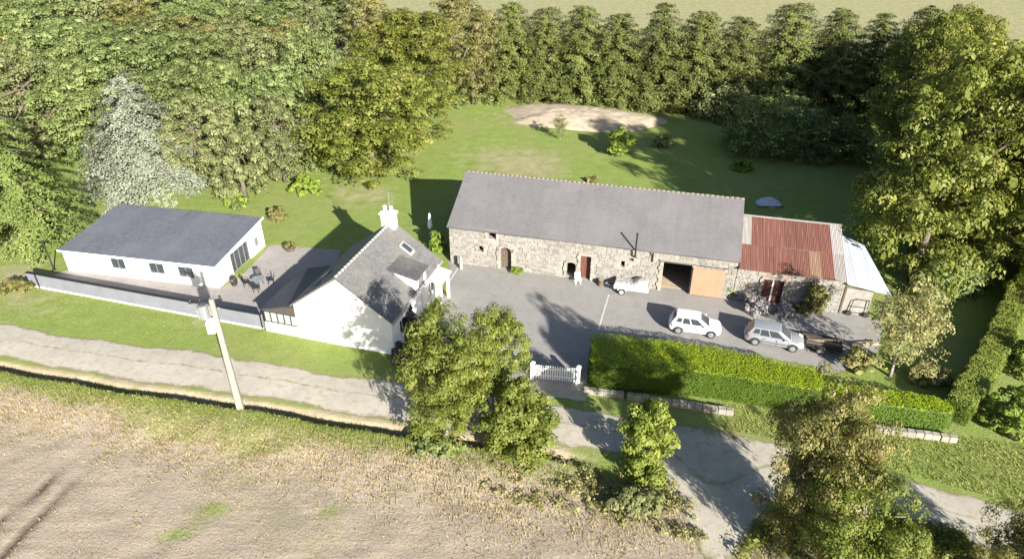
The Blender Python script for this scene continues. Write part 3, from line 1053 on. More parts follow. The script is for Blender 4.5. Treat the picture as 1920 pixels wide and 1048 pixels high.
# --- house with gable to the road
def house():
    W, D, E, Rg = 8.0, 9.3, 3.05, 6.0
    o = thing('house', 'white gable-fronted house with steep grey slate roof and white chimney', 'house', (-16.41, 42.95, 0), R(-16.4))
    mb = MB()
    mb.prism([(0, 0), (W, 0), (W, E), (W / 2, Rg - .12), (0, E)], 'y', 0, .4)
    mb.build('gable_wall', 'white_render', o)
    mb = MB().prism([(0, 0), (W, 0), (W, E), (W / 2, Rg - .12), (0, E)], 'y', D - .4, D)
    mb.build('gable_wall', 'white_render', o)
    MB().box(.001, .4, .4, D - .4, 0, E - .1).build('wall', 'white_render', o)
    # right-hand wall with door and windows, seen at a flat angle
    ops = [(1.3, 2.4, .9, 2.1), (4.6, 5.6, .02, 2.15), (7.0, 8.1, .9, 2.1)]
    hold = bpy.data.objects.new('wall', None)
    wl = wall_grid(MB(), D - .8, E - .1, 0, .38, [(a - .4, b2 - .4, c, d2) for a, b2, c, d2 in ops])
    me = bpy.data.meshes.new('wall')
    me.from_pydata(wl.v, [], wl.f)
    me.materials.append(M['white_render'])
    bpy.data.objects.remove(hold)
    rw = link(bpy.data.objects.new('wall', me), o)
    rw.location = (W - .002, .4, 0)
    rw.rotation_euler = (0, 0, R(90))
    for a, b2, c, d2 in ops:
        if c > .5:
            window(rw, a - .4, b2 - .4, c, d2, bars=1)
        else:
            MB().box(a - .4, b2 - .4, .1, .16, c, d2).build('door', 'white_paint', rw)
    ov, fr = .22, .18
    sl = (Rg - E) / (W / 2)
    ez = E - sl * ov
    up = .12
    roof_slab(o, 'roof', 'slate_house', (W + ov, -fr, ez + up), (W + ov, D + fr, ez + up), (W / 2, D + fr, Rg + up), (W / 2, -fr, Rg + up), .13, .03)
    # the road-side slope runs on down over the lean-to
    x1 = -2.95
    roof_slab(o, 'roof', 'slate_house', (-ov, -fr, ez + up), (-ov, D + fr, ez + up), (W / 2 - .004, D + fr, Rg + up), (W / 2 - .004, -fr, Rg + up), .13, .03)
    roof_slab(o, 'lean_to_roof', 'slate_lean', (x1 - .15, -.1, 2.06), (x1 - .15, 6.4, 2.06), (-ov + .05, 6.4, ez + .02), (-ov + .05, -.1, ez + .02), .10, .01)
    # lean-to: low wall, framed glazing, roof lights
    lw = MB().box(x1, -.002, .03, .25, 0, .85).box(x1, x1 + .2, .25, 6.3, 0, .85)
    lw.build('lean_to_wall', 'white_render', o)
    fr_ = MB()
    nb = 5
    fr_.box(x1, -.005, .10, .18, .85, .93).box(x1, -.005, .10, .18, 1.78, 1.90)
    for i in range(nb + 1):
        x = x1 + (-.005 - x1) * i / nb
        x = min(max(x, x1 + .04), -.05)
        fr_.box(x - .04, x + .04, .098, .182, .93, 1.78)
    wf = fr_.build('window', 'black_plastic', o)
    for i in range(nb):
        a, b2 = x1 + (-.005 - x1) * i / nb + .04, x1 + (-.005 - x1) * (i + 1) / nb - .045
        MB().box(a, b2, .13, .15, .93, 1.78).build('pane', 'glass_pale', wf)
    MB().prism([(x1, 1.9), (-.005, 1.9), (-.005, 2.72), (x1, 1.96)], 'y', .06, .22).build('lean_to_gable', 'brown_panel', o)
    MB().box(x1 + .001, x1 + .15, .25, 6.25, .85, 1.95).build('lean_to_side', 'wood', o)
    # roof windows on the shaded slope
    def on_left(x, y, dz=0.0): return (x, y, E + sl * x + up + dz)
    for (xa, xb, ya, yb) in ((.5, 1.5, 1.0, 1.8), (.5, 1.5, 2.6, 3.4)):
        f = MB().hexa([on_left(xa, ya, -.02), on_left(xb, ya, -.02), on_left(xb, yb, -.02), on_left(xa, yb, -.02)],
                      [on_left(xa, ya, .10), on_left(xb, ya, .10), on_left(xb, yb, .10), on_left(xa, yb, .10)]).build('skylight', 'grey_metal', o)
        i = .09
        MB().hexa([on_left(xa + i, ya + i, .09), on_left(xb - i, ya + i, .09), on_left(xb - i, yb - i, .09), on_left(xa + i, yb - i, .09)],
                  [on_left(xa + i, ya + i, .112), on_left(xb - i, ya + i, .112), on_left(xb - i, yb - i, .112), on_left(xa + i, yb - i, .112)]).build('pane', 'glass', f)
    def on_right(x, y, dz=0.0): return (x, y, Rg - sl * (x - W / 2) + up + dz)
    for (xa, xb, ya, yb) in ((5.5, 6.5, 7.3, 8.1),):
        f = MB().hexa([on_right(xa, ya, -.02), on_right(xb, ya, -.02), on_right(xb, yb, -.02), on_right(xa, yb, -.02)],
                      [on_right(xa, ya, .12), on_right(xb, ya, .12), on_right(xb, yb, .12), on_right(xa, yb, .12)]).build('skylight', 'zinc_pale', o)
        i = .13
        MB().hexa([on_right(xa + i, ya + i, .10), on_right(xb - i, ya + i, .10), on_right(xb - i, yb - i, .10), on_right(xa + i, yb - i, .10)],
                  [on_right(xa + i, ya + i, .132), on_right(xb - i, ya + i, .132), on_right(xb - i, yb - i, .132), on_right(xa + i, yb - i, .132)]).build('pane', 'glass', f)
    # wall dormer with a flat slate top and white face over the door
    y0, y1 = 4.3, 6.3
    dm = MB().prism([(6.0, 3.6), (W + .12, 2.9), (W + .12, 4.05), (6.0, 4.5)], 'y', y0, y1)
    d_ = dm.build('dormer', 'white_render', o)
    MB().hexa([(5.7, y0 - .2, 4.66), (W + .35, y0 - .2, 4.06), (W + .35, y1 + .2, 4.06), (5.7, y1 + .2, 4.66)],
              [(5.7, y0 - .2, 4.76), (W + .35, y0 - .2, 4.16), (W + .35, y1 + .2, 4.16), (5.7, y1 + .2, 4.76)]).build('dormer_roof', 'slate_house', d_)
    MB().box(W + .125, W + .15, y0 + .5, y1 - .5, 3.1, 3.9).build('pane', 'glass', d_)
    # small porch with two white posts
    for y in (7.0, 8.6):
        MB().box(W + .9, W + 1.1, y - .1, y + .1, 0, 2.35).build('porch_post', 'white_paint', o, bevel=.015)
    MB().hexa([(W + .002, 6.7, 2.62), (W + 1.25, 6.7, 2.36), (W + 1.25, 8.9, 2.36), (W + .002, 8.9, 2.62)],
              [(W + .002, 6.7, 2.72), (W + 1.25, 6.7, 2.46), (W + 1.25, 8.9, 2.46), (W + .002, 8.9, 2.72)]).build('porch_roof', 'white_paint', o)
    # ridge tiles
    rt = MB().tube([(0, 0, 0), (0, .43, 0)], .11, 8).mesh('ridge_tile', 'zinc_pale', smooth=True)
    for i in range(19):
        instance('ridge_tile', rt, o, (W / 2, -.1 + i * .445, Rg + .10 + .004 * (i % 2)))
    # chimney on the rear gable
    c = MB().box(W / 2 - .55, W / 2 + .55, D - .75, D - .02, Rg - .7, Rg + 1.0).build('chimney', 'white_render', o, bevel=.02)
    MB().box(W / 2 - .65, W / 2 + .65, D - .85, D + .08, Rg + 1.002, Rg + 1.14).build('chimney_cap', 'white_render', c, bevel=.02)
    for dx in (-.28, .28):
        MB().tube([(W / 2 + dx, D - .38, Rg + 1.142), (W / 2 + dx, D - .38, Rg + 1.55), (W / 2 + dx, D - .38, Rg + 1.62)], [.15, .13, .17], 10).build('chimney_pot', 'white_paint', c, smooth=False)
    MB().tube([(W / 2 + .1, D - .3, Rg + 1.15), (W / 2 + .1, D - .3, Rg + 2.9)], .02, 6).build('aerial_mast', 'grey_metal', c)
    ar = MB()
    for k in range(6):
        ar.tube([(W / 2 - .35 + .12 * k, D - .55, Rg + 2.8), (W / 2 - .35 + .12 * k, D - .05, Rg + 2.8)], .008, 4)
    ar.tube([(W / 2 - .45, D - .3, Rg + 2.8), (W / 2 + .4, D - .3, Rg + 2.8)], .014, 4)
    ar.build('aerial', 'grey_metal', c)
    # gutter and plinth
    MB().tube([(W + ov + .04, -fr, ez + .02), (W + ov + .04, D + fr, ez + .02)], .06, 6).build('gutter', 'zinc_pale', o)
    MB().box(-.03, W + .03, -.035, -.002, 0, .28).build('plinth', 'white_render', o)


house()


# --- stone blocks for facades
rs_ = random.Random(17)
def stone_variants(k=7, seed=3):
    out = []
    rnd = random.Random(seed)
    for i in range(k):
        mb = MB().box(-.5, .5, -.5, .5, -.5, .5)
        mb.v = [(x + rnd.uniform(-.07, .07), y, z + rnd.uniform(-.10, .10)) for x, y, z in mb.v]
        me = mb.mesh('stone', 'stone', bevel=.10, seg=1)
        out.append(me)
    return out


STONES = stone_variants()
GRAN = []
for i in range(4):
    mb = MB().box(-.5, .5, -.5, .5, -.5, .5)
    mb.v = [(x + rs_.uniform(-.04, .04), y, z + rs_.uniform(-.05, .05)) for x, y, z in mb.v]
    GRAN.append(mb.mesh('stone', 'granite', bevel=.06, seg=1))


def stone_facing(parent, L, Hh, openings, y=0.0, limit=300, x_start=0.0, hi=None):
    """coursed rubble: every stone a real block standing proud of the mortar"""
    rects = []
    z = 0.03
    while z < Hh - .1:
        hgt = rs_.uniform(.17, .30)
        if z + hgt > Hh:
            hgt = Hh - z
        x = x_start + rs_.uniform(-.2, .0)
        while x < L:
            w = rs_.uniform(.22, .56)
            a, b2 = max(x, x_start + .01), min(x + w, L - .01)
            x += w
            if b2 - a < .14:
                continue
            zz = z + rs_.uniform(-.03, .03)
            bad = any(a < o_[1] + .02 and b2 > o_[0] - .02 and zz < o_[3] + .02 and zz + hgt > o_[2] - .02 for o_ in openings)
            if not bad and rs_.random() > .04:
                rects.append((a, b2, max(.0, zz), min(Hh, zz + hgt)))
        z += hgt
    rects.sort(key=lambda r: -(r[1] - r[0]) * (r[3] - r[2]))
    rest = MB()
    for i, (a, b2, c, d2) in enumerate(rects):
        w, h = (b2 - a) * .95, (d2 - c) * .92
        dep = rs_.uniform(.08, .16)
        loc = ((a + b2) / 2, y - .0 + rs_.uniform(-.012, .012), (c + d2) / 2)
        if i < limit:
            instance('stone', rs_.choice(STONES), parent, loc, (0, rs_.uniform(-.05, .05), 0), (w, dep, h))
        else:
            me = rs_.choice(STONES)
            k = len(rest.v)
            rest.v += [(v.co.x * w + loc[0], v.co.y * dep + loc[1], v.co.z * h + loc[2]) for v in me.vertices]
            rest.f += [tuple(k + q for q in p.vertices) for p in me.polygons]
    if rest.v:
        tag(rest.build('stone_facing', 'stone', parent), kind='stuff')


def surround(parent, x0, x1, z0, z1, y=0.0, arch=False, t=.2):
    """dressed stones round an opening"""
    def put(cx, cz, w, h, rot=0):
        instance('dressed_stone', rs_.choice(GRAN), parent, (cx, y - .035, cz), (0, rot, 0), (w, .20, h))
    n = max(2, int((z1 - z0) / .38))
    for i in range(n):
        hh = (z1 - z0) / n
        for sx, xx in ((-1, x0), (1, x1)):
            w = t * (1.35 if i % 2 else .95)
            put(xx + sx * w / 2, z0 + hh * (i + .5), w, hh * .94)
    if arch:
        r = (x1 - x0) / 2
        for k in range(7):
            a = math.pi * (k + .5) / 7
            put((x0 + x1) / 2 - math.cos(a) * (r + t * .42), z1 - r * .55 + math.sin(a) * (r * .62 + t * .5), .24, t * 1.05, a - math.pi / 2)
    else:
        put((x0 + x1) / 2, z1 + .12, (x1 - x0) + 2 * t, .22)


# --- long stone barn
BL, BD, BE, BR_ = 24.9, 11.6, 3.75, 6.55
BARN_ANG = R(-14.6)
barn = thing('stone_barn', 'long stone barn with wide grey slate roof behind the yard', 'barn', (-5.64, 54.64, 0), BARN_ANG)
b_ops = [(3.6, 4.4, 3.0, 3.62), (2.66, 3.22, 1.55, 2.15), (4.72, 5.78, .05, 2.25), (10.75, 11.6, .25, 1.62), (11.95, 12.9, .05, 2.42), (15.45, 15.78, 1.78, 2.36), (16.1, 16.5, 2.45, 2.72), (19.0, 21.35, .0, 2.80)]
raw(wall_grid(MB(), BL, BE, 0, .55, b_ops), 'wall', 'mortar', barn)
stone_facing(barn, BL, BE, [(a - .18, b2 + .18, c - (.02 if c < .1 else .12), d2 + .18) for a, b2, c, d2 in b_ops])
for i in (2,):
    a, b2, c, d2 = b_ops[i]
    surround(barn, a, b2, c, d2, arch=True, t=.24)
for i in (0, 1, 3, 4, 7):
    a, b2, c, d2 = b_ops[i]
    surround(barn, a, b2, c, d2 - (.0 if i else .0), arch=(i in (1, 3)), t=.2 if i != 7 else .3)
# arch spandrels of the arched openings
for i in (1, 2, 3):
    a, b2, c, d2 = b_ops[i]
    r = (b2 - a) / 2
    for sgn in (-1, 1):
        xc = (a + b2) / 2
        pts = [(xc + sgn * r, d2)] + [(xc + sgn * r * math.cos(t_), d2 - r * .62 + r * .6 * math.sin(t_)) for t_ in np.linspace(0, math.pi / 2, 7)]
        MB().prism([(float(p[0]), float(p[1])) for p in pts], 'y', .02, .5).build('arch_infill', 'mortar', barn)
# end walls, back wall, floor, inner partition
ridge_y = 5.75
k_ = [(.55, 0), (BD, 0), (BD, BE), (ridge_y, BR_ - .15), (.55, BE + .2)]
MB().prism(k_, 'x', 0.001, .5).build('wall', 'mortar', barn)
MB().prism(k_, 'x', BL - .5, BL - .001).build('wall', 'mortar', barn)
MB().box(.5, BL - .5, BD - .5, BD - .001, 0, BE).build('wall', 'mortar', barn)
MB().box(.5, BL - .5, .55, BD - .5, .02, .06).build('floor', 'earth', barn)
sl = (BR_ - BE) / ridge_y
ov = .28
roof_slab(barn, 'roof', 'slate_barn', (-.12, -ov, BE - sl * ov + .14), (BL + .12, -ov, BE - sl * ov + .14), (BL + .12, ridge_y, BR_ + .14), (-.12, ridge_y, BR_ + .14), .14, .035)
roof_slab(barn, 'roof', 'slate_barn', (BL + .12, BD + ov, BE - sl * ov + .14), (-.12, BD + ov, BE - sl * ov + .14), (-.12, ridge_y + .004, BR_ + .14), (BL + .12, ridge_y + .004, BR_ + .14), .14, .035)
rt = MB().tube([(0, 0, 0), (.43, 0, 0)], .10, 8).mesh('ridge_tile', 'ridge_tile', smooth=True)
for i in range(60):
    instance('ridge_tile', rt, barn, (-.1 + i * .418, ridge_y, BR_ + .12 + rs_.uniform(-.015, .015)), (0, rs_.uniform(-.02, .02), rs_.uniform(-.03, .03)), (1, 1, rs_.uniform(.9, 1.1)))
# stove pipe at the eaves, downpipe, doors
MB().tube([(16.6, -.10, 2.95), (16.6, -.40, 3.25), (16.6, -.42, 5.2), (16.6, -.42, 5.32)], [.07, .07, .07, .11], 8).build('stove_pipe', 'dark_metal', barn)
MB().tube([(18.05, -.34, 3.62), (18.05, -.12, 3.3), (18.05, -.12, 2.7)], .06, 7).build('downpipe', 'dark_metal', barn)
door = MB()
for k in range(5):
    door.box(11.96 + k * .187, 11.96 + k * .187 + .18, .34, .39, .06, 2.40)
door.build('door', 'wood_red', barn)
dl = MB()
for k in range(5):
    dl.box(4.73 + k * .209, 4.73 + k * .209 + .2, .36, .41, .06, 2.24)
dl.build('door', 'wood', barn)
# pale tan sliding door leaf standing open to the right of the wide opening
sd_ = MB().box(21.45, 24.0, -.24, -.16, .12, 2.72).build('sliding_door', 'plaster_tan', barn, bevel=.01)
for x in (21.9, 22.72, 23.55):
    MB().box(x - .012, x + .012, -.252, -.241, .14, 2.70).build('door_batten', 'wood_pale', sd_)
MB().tube([(18.8, -.2, 2.92), (24.2, -.2, 2.92)], .035, 6).build('door_rail', 'dark_metal', sd_)

# --- rusty sheet-roofed shed joined to the barn, and the pale lean-to at its end
def shed():
    o = thing('tin_shed', 'stone shed with rust-red corrugated sheet roof against the barn end', 'shed', (-5.64, 54.64, 0), BARN_ANG)
    x0, x1, E, Dp, Rz = BL + .03, 33.2, 3.15, 5.9, 4.75
    ops = [(27.1, 28.7, .05, 2.35)]
    wl = wall_grid(MB(), x1 - x0, E, 0, .5, [(a - x0, b2 - x0, c, d2) for a, b2, c, d2 in ops])
    w = raw(wl, 'wall', 'mortar', o)
    w.location.x = x0
    stone_facing(o, x1, E, [(a - .2, b2 + .2, c - .1, d2 + .25) for a, b2, c, d2 in ops], limit=140, x_start=x0)
    surround(o, 27.1, 28.7, .05, 2.35, t=.22)
    MB().prism([(.5, 0), (Dp, 0), (Dp, Rz - .12), (.5, E)], 'x', x1 - .4, x1 - .001).build('wall', 'mortar', o)
    MB().box(x0, x1 - .4, Dp - .4, Dp - .001, 0, Rz - .2).build('wall', 'mortar', o)
    # double door, the two leaves ajar, white post between
    for a, b2 in ((27.12, 27.82), (27.98, 28.68)):
        d_ = MB()
        for k in range(4):
            wv = (b2 - a) / 4
            d_.box(a + k * wv, a + k * wv + wv - .012, .22, .27, .06, 2.3)
        d_.build('door', 'wood_red', o)
    MB().box(27.84, 27.96, .16, .28, .05, 2.34).build('door_post', 'white_paint', o)
    MB().box(26.6, 29.2, -.08, .02, 2.62, 2.95).build('lintel', 'pink_stone', o, bevel=.02)
    # corrugated sheets, two courses, each sheet its own piece
    n, pitch, amp = 27, .076, .018
    sw = .88
    sl = (Rz - E) / Dp
    ang = math.atan(sl)
    ln = (Dp + .55) / math.cos(ang)
    def sheet_mesh(length, mat):
        V, F = [], []
        k = 24
        for i in range(k + 1):
            x = sw * 1.04 * i / k
            z = amp * math.sin(2 * math.pi * x / pitch / 1.35)
            V += [(x, 0, z), (x, length, z)]
        F = [(2 * i, 2 * i + 2, 2 * i + 3, 2 * i + 1) for i in range(k)]
        mb = MB().add(V, F)
        mb.add([(v[0], v[1], v[2] - .006) for v in V], [f[::-1] for f in F])
        return raw_mesh(mb, 'roof_sheet', mat)
    def raw_mesh(mb, nm, mat):
        me = bpy.data.meshes.new(nm)
        me.from_pydata(mb.v, [], mb.f)
        me.materials.append(M[mat])
        return me
    half = ln * .54
    ms = {k: sheet_mesh(half, k) for k in ('rust', 'rust_pale', 'zinc_pale')}
    for r in range(2):
        for i in range(9):
            k = 'rust'
            if (r, i) in ((1, 0), (0, 8), (1, 8)): k = 'zinc_pale'
            if (r, i) in ((0, 6),): k = 'rust_pale'
            yy = -.5 + r * (ln - half) * math.cos(ang)
            zz = E + .22 + sl * yy + .022 * r + .006 * (i % 2)
            instance('roof_sheet', ms[k], o, (x0 + .06 + i * (x1 - x0 - .1) / 9, yy, zz), (ang + rs_.uniform(-.004, .004), 0, rs_.uniform(-.006, .006)), ((x1 - x0 - .1) / 9 / sw, 1, 1))
    yl = -.5 + (ln - half) * math.cos(ang)
    MB().box(28.2, 31.7, yl - .05, yl + .03, E + .275 + sl * yl, E + .29 + sl * yl).build('lap_strip', 'rust_pale', o)
    rf = MB()
    for y in (.3, 2.2, 4.1, 5.6):
        rf.box(x0 + .05, x1 - .05, y - .05, y + .05, E + .10 + sl * y - .1, E + .14 + sl * y)
    rf.build('purlin', 'wood', o)
    # bleached ridge and verge trims
    MB().box(x0, x1 + .05, Dp - .12, Dp + .12, Rz + .36, Rz + .41).build('ridge_capping', 'zinc_pale', o)


shed()


def lean_to():
    o = thing('lean_to_shelter', 'pale blue-white sheet lean-to at the end of the rusty shed', 'shed', (-5.64, 54.64, 0), BARN_ANG)
    x0, x1 = 33.22, 36.6
    tl, tr, fr_, fl = (x0, 5.7, 4.35), (x1 - 1.5, 5.0, 3.9), (x1, -.3, 2.35), (x0, -.4, 2.95)
    V = lambda a, b2, t: tuple(a[i] + (b2[i] - a[i]) * t for i in range(3))
    n = 4
    for i in range(n):
        a, b2 = V(fl, fr_, i / n), V(fl, fr_, (i + 1) / n + .01)
        c, d2 = V(tl, tr, (i + 1) / n + .01), V(tl, tr, i / n)
        dz = .012 * (i % 2)
        mb = MB()
        k = 10
        for q in range(k):
            p0, p1 = V(a, b2, q / k), V(a, b2, (q + 1) / k)
            q0, q1 = V(d2, c, q / k), V(d2, c, (q + 1) / k)
            h0, h1 = .02 * (q % 2) + dz, .02 * ((q + 1) % 2) + dz
            mb.add([(p0[0], p0[1], p0[2] + h0), (p1[0], p1[1], p1[2] + h1), (q1[0], q1[1], q1[2] + h1), (q0[0], q0[1], q0[2] + h0)], [(0, 1, 2, 3)])
        raw(mb, 'roof_sheet', 'fibre_white', o)
    for x, y, h in ((x1 - .15, .0, 2.3), (x1 - 1.0, 3.0, 3.05), (x1 - 1.7, 4.8, 3.75), (x0 + .15, .1, 2.9), (x0 + .15, 5.4, 4.2)):
        MB().box(x - .07, x + .07, y - .07, y + .07, 0, h).build('post', 'wood', o)
    MB().box(x0 + .02, x0 + 2.2, .12, .4, 0, 2.35).build('low_wall', 'mortar', o)


lean_to()


# --- grey wall along the verge with a black post
def verge_wall():
    a, b2 = Vector((-41.76, 50.51)), Vector((-19.55, 44.05))
    L = (b2 - a).length
    o = thing('garden_wall', 'long grey rendered garden wall along the road verge in front of the bungalow', 'wall', (a.x, a.y, 0), math.atan2((b2 - a).y, (b2 - a).x))
    mb = MB()
    n = 24
    for i in range(n):
        x0, x1 = L * i / n, L * (i + 1) / n
        z0, z1 = 1.28 + .02 * math.sin(i * 1.7), 1.28 + .02 * math.sin((i + 1) * 1.7)
        mb.add([(x0, 0, 0), (x1, 0, 0), (x1, 0, z1), (x0, 0, z0), (x0, .2, 0), (x1, .2, 0), (x1, .2, z1), (x0, .2, z0)], [(0, 1, 2, 3), (7, 6, 5, 4), (3, 2, 6, 7)])
    mb.add([(0, 0, 0), (0, 0, 1.28), (0, .2, 1.28), (0, .2, 0), (L, 0, 0), (L, 0, 1.28), (L, .2, 1.28), (L, .2, 0)], [(0, 1, 2, 3), (7, 6, 5, 4)])
    raw(mb, 'wall', 'grey_render', o)
    MB().box(-.02, L, -.05, .24, 1.31, 1.37).build('coping', 'dark_metal', o, bevel=.01)
    MB().box(0, L, -.05, -.003, 0, .12).build('plinth', 'white_render', o)
    MB().box(1.0, 1.08, -.09, -.01, .0, 1.5).build('gate_post', 'dark_metal', o)
    MB().box(L - .07, L - .001, -.08, -.004, .0, 1.5).build('gate_post', 'dark_metal', o)


verge_wall()


def lamp_post():
    p = G(94, 512)
    o = thing('lamp_post', 'slim black post with small lantern behind the left end of the grey wall', 'lamp post', (p.x, p.y + .6, 0))
    MB().tube([(0, 0, 0), (0, 0, .3), (0, 0, 2.5)], [.09, .06, .05], 8).build('post', 'dark_metal', o)
    l = MB().tube([(0, 0, 2.5), (0, 0, 2.58), (0, 0, 2.85), (0, 0, 2.98)], [.06, .14, .17, .02], 8).build('lantern', 'dark_metal', o)
    MB().box(-.16, .16, -.16, .16, 0, .05).build('base', 'dark_metal', o)


lamp_post()


# --- concrete utility pole with transformer
def utility_pole():
    p = (-18.01, 34.42)
    o = thing('utility_pole', 'tall pale concrete utility pole with transformer and crossarm on the verge', 'utility pole', (p[0], p[1], gz(*p) - .1), R(12))
    Hh = 8.95
    MB().hexa([(-.22, -.18, 0), (.22, -.18, 0), (.22, .18, 0), (-.22, .18, 0)], [(-.14, -.12, Hh), (.14, -.12, Hh), (.14, .12, Hh), (-.14, .12, Hh)]).build('shaft', 'concrete', o, bevel=.03)
    MB().box(-.62, -.16, -.30, .28, 6.65, 7.45).build('meter_cabinet', 'white_paint', o, bevel=.03)
    t = MB().tube([(-.62, .05, 7.65), (-.62, .05, 7.7), (-.62, .05, 8.5), (-.62, .05, 8.56)], [.30, .33, .33, .26], 14).build('transformer', 'grey_metal', o)
    for a in range(8):
        an = a * math.pi / 4
        MB().box(-.02, .02, .33, .41, 7.75, 8.45).build('cooling_fin', 'grey_metal', t)
        f = t.children[-1]
        f.location = (-.62, .05, 0)
        f.rotation_euler = (0, 0, an)
    for dx in (-.14, .0, .14):
        MB().tube([(-.62 + dx, .05, 8.56), (-.62 + dx, .05, 8.65), (-.62 + dx, .05, 8.8)], [.05, .06, .025], 8).build('bushing', 'dark_metal', t)
    c = MB().box(-1.35, .55, .13, .23, 8.68, 8.78).build('crossarm', 'dark_metal', o)
    for x in (-1.25, -.7, .45):
        MB().tube([(x, .18, 8.78), (x, .18, 8.86), (x, .18, 8.92), (x, .18, 9.0)], [.05, .09, .05, .08], 8).build('insulator', 'black_plastic', c)
    MB().box(-1.1, .3, .14, .21, 8.12, 8.20).build('crossarm', 'grey_metal', o)


utility_pole()


# --- white picket gate between posts
def gate():
    a, b2 = G(998, 710), G(1083, 718)
    L = (b2 - a).length
    o = thing('picket_gate', 'white picket gate closing the yard entrance beside the big hedge', 'gate', (a.x, a.y, .02), math.atan2((b2 - a).y, (b2 - a).x))
    pm = MB().prism([(-.055, 0), (.055, 0), (.055, 1.12), (0, 1.22), (-.055, 1.12)], 'y', 0, .03).mesh('picket', 'white_paint')
    n = 17
    for i in range(n):
        instance('picket', pm, o, (.28 + (L - .56) * i / (n - 1), 0, .06))
    for z in (.3, .9):
        MB().box(.15, L - .15, .032, .08, z, z + .09).build('rail', 'white_paint', o)
    for x in (0, L):
        ps = MB().box(x - .14, x + .14, -.12, .16, 0, 1.35).build('gate_post', 'white_render', o, bevel=.02)
        MB().hexa([(x - .18, -.16, 1.352), (x + .18, -.16, 1.352), (x + .18, .2, 1.352), (x - .18, .2, 1.352)], [(x - .06, -.04, 1.5), (x + .06, -.04, 1.5), (x + .06, .08, 1.5), (x - .06, .08, 1.5)]).build('post_cap', 'white_render', ps)


gate()


